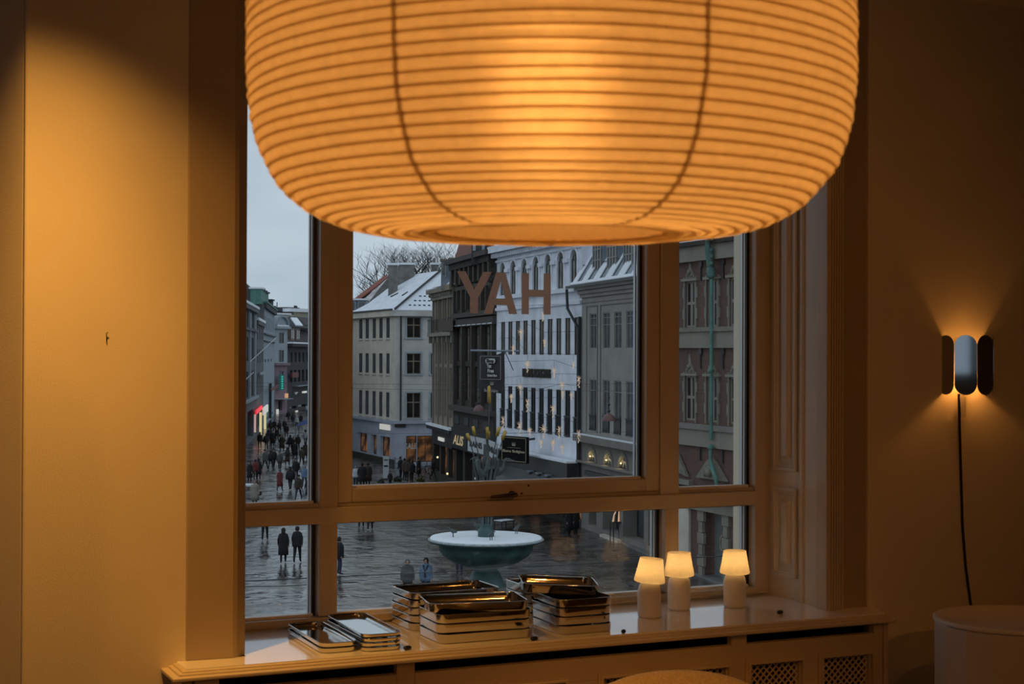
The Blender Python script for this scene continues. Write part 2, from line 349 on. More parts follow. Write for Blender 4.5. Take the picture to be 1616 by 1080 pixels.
# grille openings
gr = [(1.08, 1.29), (1.35, 1.515), (1.66, 2.075), (2.21, 2.644), (2.732, 2.919), (3.007, 3.192)]
gz0, gz1 = .13, .642
for (b0, b1) in bays:
    inner = [g for g in gr if g[0] > b0-.02 and g[1] < b1+.02]
    cp(b0, b1, gz1, zs0, 'top_rail'); cp(b0, b1, 0, gz0, 'bottom_rail')
    xs = [b0] + [v for g in inner for v in g] + [b1]
    for i in range(0, len(xs), 2):
        if xs[i+1]-xs[i] > .002: cp(xs[i], xs[i+1], gz0, gz1, 'panel_stile', bevel=0)
def lattice(x0, x1, z0, z1, pitch=.0165, wd=.0052):
    m = MB(); W_, H_ = x1-x0, z1-z0
    for sgn in (1, -1):
        c = -H_ if sgn > 0 else 0
        k = 0
        while True:
            # line x - sgn*z = const, clipped to the opening
            t = (-H_ + k*pitch*1.414) if sgn > 0 else k*pitch*1.414
            if (sgn > 0 and t > W_) or (sgn < 0 and t > W_+H_): break
            za, zb = (max(0, -t), min(H_, W_-t)) if sgn > 0 else (max(0, t-W_), min(H_, t))
            if zb-za > .004:
                pa = (x0+t+sgn*za, z0+za); pb = (x0+t+sgn*zb, z0+zb); y = YR+(.012 if sgn > 0 else .014)
                nx, nz_ = (-sgn*wd*.354*1.0, wd*.354) if True else (0, 0)
                dx, dz = wd*.5*.707, -sgn*wd*.5*.707
                m.prism([(pa[0]-dx, y, pa[1]-dz), (pa[0]+dx, y, pa[1]+dz), (pb[0]+dx, y, pb[1]+dz), (pb[0]-dx, y, pb[1]-dz)], (0, .002, 0))
            k += 1
    return m
for (g0, g1) in gr:
    fr = MB(); 
    for d, h in ((.020, .010), (.012, .016)):
        a0, a1, c0, c1 = g0-d, g1+d, gz0-d, gz1+d; t = .010
        fr.ring(a0, a1, c0, c1, t-.0015, YR-h, YR)
    f = fr.build('grille_frame', 'cover_paint', rc, bevel=.002)
    tag(lattice(g0, g1, gz0, gz1).build('lattice', 'cover_paint', f), kind='stuff')

# small black bits lying on the sill
bits = [((643, 1023), 12, .021, 'small black cap on the sill in front of the narrow steel trays'), ((843, 1008.5), 3, .021, 'small black cap on the sill between the two front tray stacks'),
        ((984, 997), 35, .014, 'small black cap on the sill below the foremost table lamp'), ((1231, 966.5), 20, .022, 'small black cap on the sill by the panelled right reveal')]
mat('black_plastic', (.015, .014, .013), .35)
for (p, a, ln, lb) in bits:
    q = atZ(p[0], p[1], ZS+.006); o = empty('magnet_clip', (q.x, q.y, ZS), math.radians(a), lb, 'clip', 'black clips on the sill')
    m = MB(); m.tube([(-ln/2, 0, .0063), (-ln/2+.002, 0, .0063), (ln/2-.002, 0, .0063), (ln/2, 0, .0063)], [.0045, .006, .006, .0045], 12); m.build('barrel', 'black_plastic', o)
    MB().tube([(-ln*.28, 0, .0063), (ln*.05, 0, .0063)], .0065, 12).build('grip_band', 'black', o)
# ------------------------------------------------------------------ steel trays
def steel():
    m = mat('polished_steel', (.60, .58, .55), .09, metal=1.0, bump=.04, bscale=20)
    return m
steel()
mat('steel_edge', (.85, .83, .8), .2, metal=1.0)
def tray_mesh(L_, W_, H_, r=.03, t=.0008):
    m = MB(); n = 6
    def ring(ins, z): return [(x, y, z) for x, y in rrect(-L_/2+ins, L_/2-ins, -W_/2+ins, W_/2-ins, max(.004, r-ins), n)]
    sl = .012; T_ = lambda z: sl*(H_-z)
    rings = [ring(.012+T_(0), 0), ring(.006+T_(0), .0), ring(.0025+T_(0), .0012), ring(.0006+T_(.004), .004), ring(T_(H_-.002), H_-.002), ring(-.0008, H_), ring(.0006, H_+.0004), ring(t+T_(H_-.002), H_-.002), ring(t+.0006+T_(.003), .003), ring(t+.002+T_(.002), .0016), ring(.016+t+T_(0), .0014)]
    k = len(rings[0]); vv = [p for q in rings for p in q]; fs = [tuple(range(k))[::-1]]
    for i in range(len(rings)-1):
        for j in range(k): fs.append((i*k+j, i*k+(j+1) % k, (i+1)*k+(j+1) % k, (i+1)*k+j))
    fs.append(tuple(range((len(rings)-1)*k, len(rings)*k)))
    m.add(vv, fs, 0, True)
    return m
TRAYS = {}
def tray(kind, dims, loc, rz, label, tilt=(0, 0)):
    if kind not in TRAYS:
        me = tray_mesh(*dims).mesh('tray_body'); me.materials.append(MATS['polished_steel']); TRAYS[kind] = me
    o = inst('steel_tray', TRAYS[kind], None, loc, rz); o.rotation_euler = (tilt[0], tilt[1], rz)
    return tag(o, label, 'tray', 'polished steel trays on the sill')
R_ = math.radians
order = {0: 'bottom', 1: 'second', 2: 'third', 3: 'fourth', 4: 'fifth'}
def stack(kind, dims, cx, cy, n, pitch, rz, where, wob=2.0, toplast=True, yaws=None, z0=ZS, last='topmost'):
    for k in range(n):
        nm = last if (k == n-1 and toplast) else ('lowest' if k == 0 else {1: 'second lowest', 2: 'third lowest', 3: 'fourth lowest'}[k])
        a = (yaws[k] if yaws else random.uniform(-wob, wob))
        tray(kind, dims, (cx+random.uniform(-.0015, .0015), cy+random.uniform(-.0015, .0015), z0+k*pitch), R_(rz+a), 'steel tray, %s of the %s' % (nm, where))
stack('narrow', (.365, .110, .0148), 1.408, 4.425, 2, .0153, 89.5, 'pair of narrow trays nearest the left pier', .4)
stack('narrow_b', (.375, .120, .0122), 1.532, 4.405, 4, .0127, 89, 'four narrow trays below the left mullion', yaws=(0, -.7, .6, -.5))
stack('wide', (.30, .195, .0228), 1.862, 4.578, 5, .0233, 1, 'wide stack against the glass', .6)
stack('wide_b', (.30, .195, .0285), 1.862, 4.338, 3, .0290, -1, 'wide stack at the sill front', yaws=(.9, -.8, -.6), toplast=False)
tray('wide_b', None, (1.856, 4.338, ZS+3*.029), R_(-11), 'polished steel tray lying askew on top of the wide front stack')
stack('square', (.19, .175, .0290), 2.192, 4.565, 4, .0295, 0, 'small stack against the glass', .6)
stack('square_b', (.185, .215, .0263), 2.190, 4.345, 4, .0268, 0, 'small stack beside the table lamps', yaws=(.8, -.8, .6, -.8), toplast=False)
tray('long_top', (.235, .19, .0290), (2.170, 4.400, ZS+.0268*4+.006), R_(-20), 'polished steel tray tilted across the two small stacks', (R_(1.0), R_(2.5)))

# ------------------------------------------------------------------ table lamps
mat('lamp_ceramic', (.86, .83, .79), .4)
paper_mat('lamp_shade_glass', (.86, .80, .68), (.96, .88, .66), .62, .0)
def lamp_light(name, loc, watt, rad, parent=None, col=WARM, spot=None):
    l = bpy.data.lights.new(name, 'SPOT' if spot else 'POINT'); l.energy = watt; l.color = col; l.shadow_soft_size = rad
    if spot: l.spot_size = spot[0]; l.spot_blend = spot[1]
    o = bpy.data.objects.new(name, l); C.objects.link(o); o.location = loc
    if parent: o.parent = parent
    return o
def table_lamp(p, lb, tilt=(0, 0), rz=0):
    q = atZ(p[0], p[1], ZS); o = empty('table_lamp', (q.x, q.y+.01, ZS), rz, lb, 'lamp', 'portable table lamps on the sill')
    b = MB().lathe([(.001, 0), (.032, 0), (.0365, .003), (.0378, .010), (.0380, .04), (.0385, .07), (.0372, .088), (.033, .103), (.026, .113), (.018, .118), (.001, .119)], 40).build('lamp_base', 'lamp_ceramic', o)
    MB().tube([(0, 0, .115), (0, 0, .150)], .006, 10).build('stem', 'lamp_ceramic', o)
    prof = [(.0375, .190), (.0445, .148), (.0500, .122), (.0505, .117), (.0485, .1135), (.044, .112), (.026, .112)]
    prof2 = [(r-.0018, z) for r, z in prof[:4]]
    s = MB().lathe([(r, z-.112) for r, z in prof], 40).build('lamp_shade', 'lamp_shade_glass', o, loc=(0, 0, .112))
    MB().lathe([(.0300, .0735), (.0340, .076), (.0375, .078)], 40).build('shade_rim', 'lamp_shade_glass', s)
    s.rotation_euler = (tilt[0], tilt[1], 0)
    lamp_light('bulb', (0, 0, .150), .16, .012, o, (1.0, .58, .22))
    return o
table_lamp((1027, 975), 'small white table lamp with tilted glowing shade, nearest the steel trays', (R_(2), R_(5)))
table_lamp((1074, 963), 'small white table lamp with glowing shade in the middle of the three')
table_lamp((1162, 959), 'small white table lamp with glowing shade nearest the panelled right reveal')

# ------------------------------------------------------------------ big paper lantern
LC = atD(868, 300, 1.57); LX, LY = LC.x, LC.y; LZ = EYE.z
lan = empty('paper_lantern', (LX, LY, LZ), 0, 'huge glowing rice paper drum lantern hanging in front of the window', 'lamp')
paper_mat('rice_paper', (.80, .68, .46), (.97, .84, .58), .70, .35, .045)
def thin_mat(name, col, tr):      # thin bamboo and thread let part of the light through
    m = bpy.data.materials.new(name); m.use_nodes = True; n = m.node_tree; n.nodes.clear(); o = n.nodes.new('ShaderNodeOutputMaterial'); mx = n.nodes.new('ShaderNodeMixShader'); mx.inputs['Fac'].default_value = tr
    d = n.nodes.new('ShaderNodeBsdfDiffuse'); d.inputs['Color'].default_value = (*col, 1); t = n.nodes.new('ShaderNodeBsdfTransparent'); t.inputs['Color'].default_value = (1, .9, .7, 1)
    n.links.new(d.outputs['BSDF'], mx.inputs[1]); n.links.new(t.outputs['BSDF'], mx.inputs[2]); n.links.new(mx.outputs['Shader'], o.inputs['Surface']); MATS[name] = m
thin_mat('rib_wire', (.5, .35, .18), .58); thin_mat('thread', (.5, .38, .22), .45)
half = [(.115, .121), (.128, .1205), (.142, .1205), (.156, .1208), (.170, .1215), (.184, .123), (.198, .1253), (.2115, .1285), (.2245, .1330), (.2365, .1390), (.2475, .1460), (.2570, .1535), (.2655, .1620), (.2730, .1712), (.2792, .1810), (.2845, .1912), (.2888, .2018), (.2922, .2126), (.2948, .2236), (.2968, .2346)]
side = [(.298, .2457), (.299, .2568), (.2997, .2679), (.3, .279)] + [(.3, .279+.0111*k) for k in range(1, 9)]
pr_up = half + side; zc = .3678
profile = pr_up + [(r, 2*zc-z) for r, z in reversed(pr_up[:-1])]
NT = 96
def sag(k, a):    # every hoop sits a little uneven
    return .0022*noise.noise(Vector((math.cos(a)*1.3, math.sin(a)*1.3, k*.37))) * min(1, k/14), .0013*noise.noise(Vector((math.cos(a)*2.2+5, math.sin(a)*2.2, k*.45)))
def lp(i, a, t=0.0, ins=0.0):
    r0, z0 = profile[i]; r1, z1 = profile[min(i+1, len(profile)-1)]
    s0, q0 = sag(i, a); s1, q1 = sag(min(i+1, len(profile)-1), a)
    r = r0+q0+(r1+q1-r0-q0)*t; z = z0+s0+(z1+s1-z0-s0)*t
    dr, dz = r1-r0, z1-z0; ln = math.hypot(dr, dz) or 1
    b = math.sin(PI*t)*.0016 + (.0016*noise.noise(Vector((a*3.0, i*.9, t*2)))*math.sin(PI*t))
    nr, nz_ = dz/ln, -dr/ln
    r += nr*(b-ins); z += nz_*(b-ins)
    return (r*math.cos(a), r*math.sin(a), z)
m = MB(); vv = []; fs = []; rows = 0
for i in range(len(profile)-1):
    for t in (0, .25, .5, .75):
        vv += [lp(i, 2*PI*k/NT, t) for k in range(NT)]; rows += 1
vv += [lp(len(profile)-1, 2*PI*k/NT, 0) for k in range(NT)]; rows += 1
for i in range(rows-1):
    for k in range(NT): fs.append((i*NT+k, i*NT+(k+1) % NT, (i+1)*NT+(k+1) % NT, (i+1)*NT+k))
m.add(vv, fs, 0, True); m.build('paper_shade', 'rice_paper', lan)
for i in range(len(profile)):
    pts = [lp(i, 2*PI*k/48, 0, .0013) for k in range(49)]
    MB().tube(pts, .0016 if i else .0019, 5, caps=False).build('rib', 'rib_wire', lan)
cam_az = math.atan2(-LY, -LX)
for k in range(7):
    a = cam_az + math.radians(25.7 + 51.43*k)
    pts = [lp(i, a, 0, .0045) for i in range(len(profile))]
    MB().tube(pts, .0026, 6).build('thread', 'thread', lan)
MB().lathe([(.1135, .1215), (.1125, .135), (.112, .152)], 64).build('inner_collar', 'rice_paper', lan)
# fittings: cross wire, socket, bulb, flex
m = MB(); m.tube([(-.115, 0, 2*zc-.121), (.115, 0, 2*zc-.121)], .002, 6); m.tube([(0, -.115, 2*zc-.121), (0, .115, 2*zc-.121)], .002, 6); m.build('cross_wire', 'thread', lan)
MB().lathe([(.018, .36), (.02, .37), (.02, .44), (.006, .46)], 16).build('socket', 'black_plastic', lan)
MB().tube([(0, 0, .45), (0, 0, ZC-LZ)], .003, 8).build('flex', 'black_plastic', lan)
lamp_light('bulb', (0, 0, .268), 2.75, .05, lan, (1.0, .46, .125))

# ------------------------------------------------------------------ mirrored wall sconce
sx_, sz_ = 3.690, 1.587
scn = empty('wall_sconce', (sx_, YW, sz_), 0, 'wall sconce of polished rounded metal panels glowing up and down the right wall', 'lamp')
mat('sconce_mirror', (.36, .39, .42), .04, metal=1.0)
mat('sconce_inside', (.8, .72, .55), .5)
def stadium(wd, ht, n=24):
    r = wd/2; pts = []
    for k in range(n+1): a = PI*k/n; pts.append((r*math.cos(a), ht/2-r+r*math.sin(a)))
    for k in range(n+1): a = PI+PI*k/n; pts.append((r*math.cos(a), -ht/2+r+r*math.sin(a)))
    return pts
for ang in (-86, -40.3, 4.5, 49, 90):
    a = math.radians(ang); rr = .092
    m = MB().prism([(x, 0, z) for x, z in stadium(.074, .205)], (0, .002, 0)); o = m.build('mirror_panel', 'sconce_mirror', scn, loc=(rr*math.sin(a), -rr*math.cos(a)-.012, 0)); o.rotation_euler = (0, 0, a)
MB().box(-.03, .03, -.012, 0, -.06, .06).build('back_plate', 'sconce_inside', scn)
MB().tube([(0, -.012, -.07), (0, -.045, -.068), (0, -.045, -.058)], .010, 12).build('lamp_holder', 'sconce_inside', scn)
lamp_light('bulb', (0, -.045, -.035), 1.0, .016, scn)
pts = [atY(1513, 622, 4.27), atY(1514, 660, 4.285), atY(1516, 730, 4.294), atY(1519, 830, 4.294), atY(1524, 895, 4.294), atY(1532, 955, 4.294), atY(1536, 985, 4.294)]
m = MB(); m.tube([p-Vector((sx_, YW, sz_)) for p in pts], .0045, 8); m.build('power_cord', 'black', scn)
p0 = atY(1516, 627, 4.28)-Vector((sx_, YW, sz_)); p1 = atY(1524, 659, 4.28)-Vector((sx_, YW, sz_))
m = MB(); m.box(p0.x, p1.x, -.022, -.020, p1.z, p0.z); m.tube([((p0.x+p1.x)/2, -.021, p0.z), ((p0.x+p1.x)/2, -.022, p0.z+.02)], .0008, 5); m.build('price_tag', mat('card', (.55, .50, .40), .8), scn)

# ------------------------------------------------------------------ round white plinth at the right wall
pc = atD(1606, 975, 4.72)
pl = empty('round_plinth', (pc.x, pc.y, 0), 0.2, 'round white faceted plinth standing against the wall under the sconce', 'plinth')
mat('plinth_paint', (.62, .57, .50), .45, var=.04, scale=5)
Rp, Hp = .245, pc.z
m = MB(); NF = 18
m.lathe([(Rp, .30), (Rp, Hp-.02), (Rp-.004, Hp-.012)], NF, sm=False); m.build('drum', 'plinth_paint', pl)
MB().lathe([(Rp-.03, 0), (Rp-.03, .30), (Rp, .30)], NF, sm=False).build('recessed_foot', 'black', pl)
MB().lathe([(Rp+.002, Hp-.012), (Rp+.003, Hp-.004), (Rp-.006, Hp), (Rp-.02, Hp-.006), (.0005, Hp-.008)], 48).build('tray_top', 'plinth_paint', pl)
m = MB(); m.lathe([(Rp+.0025, .60), (Rp+.003, .604), (Rp+.0025, .608)], NF, sm=False); m.build('band', 'plinth_paint', pl)

# ------------------------------------------------------------------ lounge chair, only the top of its back shows
bc = atD(1018, 1061, 4.12)
ch = empty('lounge_chair', (bc.x, bc.y-.30, 0), R_(-16), 'rounded boucle lounge chair back at the bottom edge in front of the radiator cover', 'chair')
m_b = mat('boucle', (.74, .60, .36), .95, var=.12, scale=140, bump=.9, bscale=330)
def pillow(hx, hy, hz, px_=2.6, n=18):
    vv = []; fs = []
    for i in range(n+1):
        ph = -PI/2+PI*i/n
        for k in range(2*n):
            th = 2*PI*k/(2*n)
            sgn = lambda v, e: math.copysign(abs(v)**e, v); e = 2/px_
            vv.append((hx*sgn(math.cos(ph), e)*sgn(math.cos(th), e), hy*sgn(math.cos(ph), e)*sgn(math.sin(th), e), hz*sgn(math.sin(ph), e)))
    for i in range(n):
        for k in range(2*n): fs.append((i*2*n+k, i*2*n+(k+1) % (2*n), (i+1)*2*n+(k+1) % (2*n), (i+1)*2*n+k))
    return MB().add(vv, fs, 0, True)
zb = bc.z
bk = pillow(.33, .07, .24, 2.25, 24)
bk.v = [(x, y+.30+.30*(x*x)*-1.0, z+zb-.24) for x, y, z in bk.v]
bk.build('backrest', 'boucle', ch)
st_ = pillow(.33, .31, .09, 3.2); st_.v = [(x, y, z+.36) for x, y, z in st_.v]; st_.build('seat', 'boucle', ch)
for sx in (-1, 1):
    for sy in (-1, 1):
        MB().tube([(sx*.25, sy*.24, .30), (sx*.28, sy*.27, 0)], [.018, .012], 10).build('leg', 'floor_wood', ch)

# bent nail left in the wall
hk = atY(168, 531, YW)
nl = MB(); nl.tube([(0, .005, -.012), (0, -.004, -.012), (-.001, -.005, .008), (.004, -.006, .0105)], .0013, 6)
o = nl.build('wall_hook', 'black', None, loc=(hk.x, YW, hk.z)); tag(o, 'tiny bent dark hook stuck in the bare left wall', 'hook')

# ------------------------------------------------------------------ ceiling track with spotlights, behind and beside the camera
tk = empty('ceiling_track', (0, .9, ZC), 0, 'white ceiling track overhead behind the camera', 'track'); MB().box(-3.6, 4.6, -.017, .017, -.03, 0).build('rail', 'ceiling_paint', tk)
mat('spot_white', (.7, .68, .62), .4)
def track_spot(x, tgt, watt, size, blend, lb, rad=.03, y=.9):
    pos = Vector((x, y, ZC-.16)); d = (Vector(tgt)-pos).normalized()
    o = empty('track_spotlight', (x, y, ZC-.03), 0, lb, 'spotlight', 'track spotlights')
    MB().tube([(0, 0, 0), (0, 0, -.13)], .008, 8).build('stem', 'spot_white', o)
    q = d.to_track_quat('-Z', 'Y').to_matrix().to_4x4()
    MB().lathe([(.001, .09), (.04, .088), (.042, .08), (.042, -.05), (.038, -.05), (.036, -.01), (.001, 0.0)], 20).xf(Matrix.Translation((0, 0, -.13)) @ q).build('can', 'spot_white', o)
    l = lamp_light('bulb', (pos-Vector((x, y, ZC-.03)))+Vector((0, 0, .03))+d*.055, watt, rad, o, WARM, (math.radians(size), blend)); l.rotation_euler = d.to_track_quat('-Z', 'Y').to_euler()
    return o
tk2 = copy_tree(tk); tk2.location = (0, -1.4, ZC); tk2['label'] = 'second white ceiling track further back in the room'
track_spot(-1.2, (-2.2, 3.0, .5), 60, 40, .8, 'track spotlight on the second track aimed at the left part of the room', y=-1.4)
# recessed downlight close to the wall: its cone draws the scallop left of the window
dl = empty('ceiling_downlight', (.53, 3.76, ZC), 0, 'recessed round ceiling downlight close to the wall left of the window', 'downlight')
MB().lathe([(.062, 0), (.064, -.006), (.048, -.008), (.046, -.002)], 28).build('trim_ring', 'spot_white', dl)
lamp_light('bulb', (0, 0, -.03), 112, .03, dl, (1.0, .45, .085), (math.radians(96), 1.0))
lamp_light('reflector_beam', (0, 0, -.03), 85, .03, dl, (1.0, .45, .085), (math.radians(72), 1.0))      # the reflector's narrower core
track_spot(.3, (bc.x-.1, bc.y-.35, .4), 170, 30, .8, 'track spotlight aimed at the boucle chair')
track_spot(1.8, (2.6, 4.2, .6), 14, 75, .9, 'track spotlight aimed at the radiator cover')
track_spot(3.4, (4.0, 4.3, 1.0), 5, 85, .9, 'track spotlight aimed at the wall with the sconce')
track_spot(1.2, (2.1, 4.6, 1.35), 64, 46, .9, 'track spotlight on the second track aimed at the window frame', y=-1.4)
# ================================================================== the square outside
mat('snow', (.80, .83, .88), .8, var=.04, scale=2, bump=.3, bscale=12)
mat('dark_pane', (.018, .018, .020), .12, var=.5, scale=.8)
mat('grey_pane', (.075, .085, .10), .12, var=.4, scale=.8)
mat('curtain_pane', (.16, .14, .12), .35, var=.5, scale=1.5)
mat('warm_pane', (.05, .03, .02), .3, var=.3, emit=(1.0, .38, .10), estr=.085)
_n = MATS['warm_pane'].node_tree; _p = _n.nodes['Principled BSDF']; _a = _n.nodes.new('ShaderNodeTexNoise'); _a.inputs['Scale'].default_value = .9; _a.inputs['Detail'].default_value = 5; _t = _n.nodes.new('ShaderNodeTexCoord'); _r = _n.nodes.new('ShaderNodeValToRGB')
_r.color_ramp.elements[0].position = .42; _r.color_ramp.elements[0].color = (.06, .025, .012, 1); _r.color_ramp.elements[1].position = .66; _r.color_ramp.elements[1].color = (1.0, .40, .12, 1)
_n.links.new(_t.outputs['Object'], _a.inputs['Vector']); _n.links.new(_a.outputs['Fac'], _r.inputs['Fac']); _n.links.new(_r.outputs['Color'], _p.inputs['Emission Color']); _p.inputs['Emission Strength'].default_value = .16
mat('lit_sign', (.8, .8, .75), .5, emit=(1.0, .95, .80), estr=.32)
mat('red_sign', (.6, .02, .03), .5, emit=(1.0, .03, .06), estr=.7)
mat('lamp_spot', (.8, .7, .5), .5, emit=(1.0, .78, .40), estr=1.1)
mat('strip_light', (.8, .7, .4), .5, emit=(1.0, .82, .42), estr=.55)
mat('sale_white', (.45, .40, .36), .7)
mat('iron', (.025, .026, .028), .5)
mat('zinc', (.20, .235, .275), .4, var=.12, scale=2)
mat('copper_green', (.075, .20, .165), .65, var=.25, scale=2)
mat('red_tile', (.19, .065, .045), .8, var=.3, scale=6)
mat('chimney_brick', (.17, .165, .155), .85, var=.25, scale=2)
def wet_stone():
    m = bpy.data.materials.new('wet_paving'); m.use_nodes = True; n = m.node_tree; p = n.nodes['Principled BSDF']; MATS['wet_paving'] = m
    t = n.nodes.new('ShaderNodeTexCoord')
    v = n.nodes.new('ShaderNodeTexVoronoi'); v.inputs['Scale'].default_value = .55; v.feature = 'F1'; v.distance = 'CHEBYCHEV'
    br = n.nodes.new('ShaderNodeTexBrick'); br.inputs['Scale'].default_value = .28; br.inputs['Color1'].default_value = (.045, .041, .037, 1); br.inputs['Color2'].default_value = (.135, .125, .112, 1); br.inputs['Mortar'].default_value = (.04, .04, .04, 1); br.inputs['Mortar Size'].default_value = .012; br.inputs['Bias'].default_value = -.2
    ns = n.nodes.new('ShaderNodeTexNoise'); ns.inputs['Scale'].default_value = .35; ns.inputs['Detail'].default_value = 8; ns.inputs['Roughness'].default_value = .7
    rr = n.nodes.new('ShaderNodeMapRange'); rr.inputs['From Min'].default_value = .38; rr.inputs['From Max'].default_value = .62; rr.inputs['To Min'].default_value = .06; rr.inputs['To Max'].default_value = .34
    bp = n.nodes.new('ShaderNodeBump'); bp.inputs['Strength'].default_value = .6; bp.inputs['Distance'].default_value = .06
    nb = n.nodes.new('ShaderNodeTexNoise'); nb.inputs['Scale'].default_value = 2.2; nb.inputs['Detail'].default_value = 3
    for a in (v, br, ns, nb): n.links.new(t.outputs['Object'], a.inputs['Vector'])
    mx = n.nodes.new('ShaderNodeMix'); mx.data_type = 'RGBA'; mx.blend_type = 'MULTIPLY'; mx.inputs['Factor'].default_value = .55
    r2 = n.nodes.new('ShaderNodeValToRGB'); r2.color_ramp.elements[0].color = (.35, .35, .35, 1); r2.color_ramp.elements[1].color = (1.5, 1.45, 1.4, 1); r2.color_ramp.elements[0].position = .35; r2.color_ramp.elements[1].position = .65
    n.links.new(ns.outputs['Fac'], r2.inputs['Fac']); n.links.new(br.outputs['Color'], mx.inputs[6]); n.links.new(r2.outputs['Color'], mx.inputs[7]); n.links.new(mx.outputs[2], p.inputs['Base Color'])
    n.links.new(ns.outputs['Fac'], rr.inputs['Value']); n.links.new(rr.outputs['Result'], p.inputs['Roughness'])
    vm = n.nodes.new('ShaderNodeMath'); vm.operation = 'ADD'; v.inputs['Scale'].default_value = 1.1; n.links.new(v.outputs['Distance'], vm.inputs[0]); n.links.new(nb.outputs['Fac'], vm.inputs[1]); n.links.new(vm.outputs['Value'], bp.inputs['Height']); n.links.new(bp.outputs['Normal'], p.inputs['Normal'])
    return m
wet_stone()
def brick_mat(name, c1, c2, mortar, scale):
    m = bpy.data.materials.new(name); m.use_nodes = True; n = m.node_tree; p = n.nodes['Principled BSDF']; MATS[name] = m; p.inputs['Roughness'].default_value = .85
    t = n.nodes.new('ShaderNodeTexCoord'); mp_ = n.nodes.new('ShaderNodeMapping'); mp_.inputs['Rotation'].default_value = (PI/2, 0, 0)
    br = n.nodes.new('ShaderNodeTexBrick'); br.inputs['Scale'].default_value = scale; br.inputs['Color1'].default_value = (*c1, 1); br.inputs['Color2'].default_value = (*c2, 1); br.inputs['Mortar'].default_value = (*mortar, 1); br.inputs['Mortar Size'].default_value = .03
    n.links.new(t.outputs['Object'], mp_.inputs['Vector']); n.links.new(mp_.outputs['Vector'], br.inputs['Vector']); n.links.new(br.outputs['Color'], p.inputs['Base Color'])
brick_mat('red_brick', (.150, .066, .050), (.100, .047, .038), (.105, .092, .080), 2.4)
o = MB().add([(-320, 6, ZG), (320, 6, ZG), (320, 620, ZG), (-320, 620, ZG)], [(0, 1, 2, 3)]).build('ground_square', 'wet_paving'); o['kind'] = 'structure'

def gp(px, D):      # ground position below a sight column at camera depth D
    p = atD(px, 558, D); return Vector((p.x, p.y, ZG))
class Bld:
    def __init__(s, name, label, pxA, dA, pxB, dB, cat='building'):
        s.A, s.B = gp(pxA, dA), gp(pxB, dB); d = s.B-s.A; s.W = d.length; s.u = d.normalized(); s.n = Vector((s.u.y, -s.u.x, 0))   # n looks at the square
        s.root = empty(name, s.A, math.atan2(s.u.y, s.u.x), label, cat); s.holes = []; s.rz = math.atan2(s.u.y, s.u.x)
    def uz(s, px, py, off=0.0):      # off: how far the plane stands out from the front
        d = ray(px, py); t = (s.A+s.n*off-EYE).dot(s.n)/d.dot(s.n); p = EYE+d*t; return (p-s.A).dot(s.u), p.z-ZG
    def U(s, px, off=0.0): return s.uz(px, 558, off)[0]
    def Z(s, px, py, off=0.0): return s.uz(px, py, off)[1]
    def loc(s, P): q = Vector(P)-s.A; return Vector((q.dot(s.u), -q.dot(s.n), q.z))
    def part(s, m, name, mt, bevel=0, parent=None): return m.build(name, mt, parent or s.root, bevel)
    def box(s, name, mt, u0, u1, y0, y1, z0, z1, parent=None): return MB().box(u0, u1, y0, y1, z0, z1).build(name, mt, parent or s.root)
    def wall(s, mt, u0, u1, z0, z1, th=.5, name='wall'):
        H = [h for h in s.holes if h[0] < u1 and h[1] > u0 and h[2] < z1 and h[3] > z0]
        us = sorted({u0, u1, *[min(max(v, u0), u1) for h in H for v in h[:2]]}); zs = sorted({z0, z1, *[min(max(v, z0), z1) for h in H for v in h[2:]]})
        m = MB()
        for i in range(len(us)-1):
            run = None
            for j in range(len(zs)-1):
                cu, cz = (us[i]+us[i+1])/2, (zs[j]+zs[j+1])/2
                solid = not any(h[0] < cu < h[1] and h[2] < cz < h[3] for h in H)
                if solid and run is None: run = zs[j]
                if (not solid) and run is not None: m.box(us[i], us[i+1], 0, th, run, zs[j]); run = None
            if run is not None: m.box(us[i], us[i+1], 0, th, run, z1)
        return m.build(name, mt, s.root)
    def win(s, u0, u1, z0, z1, frame='iron', pane='dark_pane', nx=1, zbars=(), rec=.16, fw=.07, mw=.05, surround=None, sw=.14, key=None, cache={}):
        s.holes.append((u0, u1, z0, z1)); W, H = u1-u0, z1-z0
        k = (round(W, 2), round(H, 2), frame, pane, nx, tuple(zbars), fw, mw)
        if k not in cache:
            m = MB(); m.box(0, fw, 0, .07, 0, H); m.box(W-fw, W, 0, .07, 0, H); m.box(fw, W-fw, 0, .07, 0, fw); m.box(fw, W-fw, 0, .07, H-fw, H)
            for i in range(1, nx): m.box(W*i/nx-mw/2, W*i/nx+mw/2, .005, .065, fw, H-fw)
            for b in zbars: m.box(fw, W-fw, .01, .06, H*b-mw/2, H*b+mw/2)
            me = m.mesh('window'); me.materials.append(MATS[frame]); pm = MB().box(fw*.5, W-fw*.5, .045, .06, fw*.5, H-fw*.5).mesh('pane'); pm.materials.append(MATS[pane]); cache[k] = (me, pm)
        me, pm = cache[k]
        o = inst('window', me, s.root, (u0, rec, z0)); inst('pane', pm, o)
        if surround:
            m = MB(); m.box(-sw, 0, -rec-.06, .0, 0, H+sw); m.box(W, W+sw, -rec-.06, 0, 0, H+sw); m.box(0, W, -rec-.06, 0, H, H+sw); m.box(-sw-.05, W+sw+.05, -rec-.12, 0, -.12, 0); m.build('surround', surround, o)
        return o
    def poly(s, name, mt, pts, th=.12, parent=None):      # slab through world points
        P = [s.loc(p) for p in pts]; n = (P[1]-P[0]).cross(P[2]-P[0]).normalized()
        return MB().prism(P, n*-th).build(name, mt, parent or s.root)

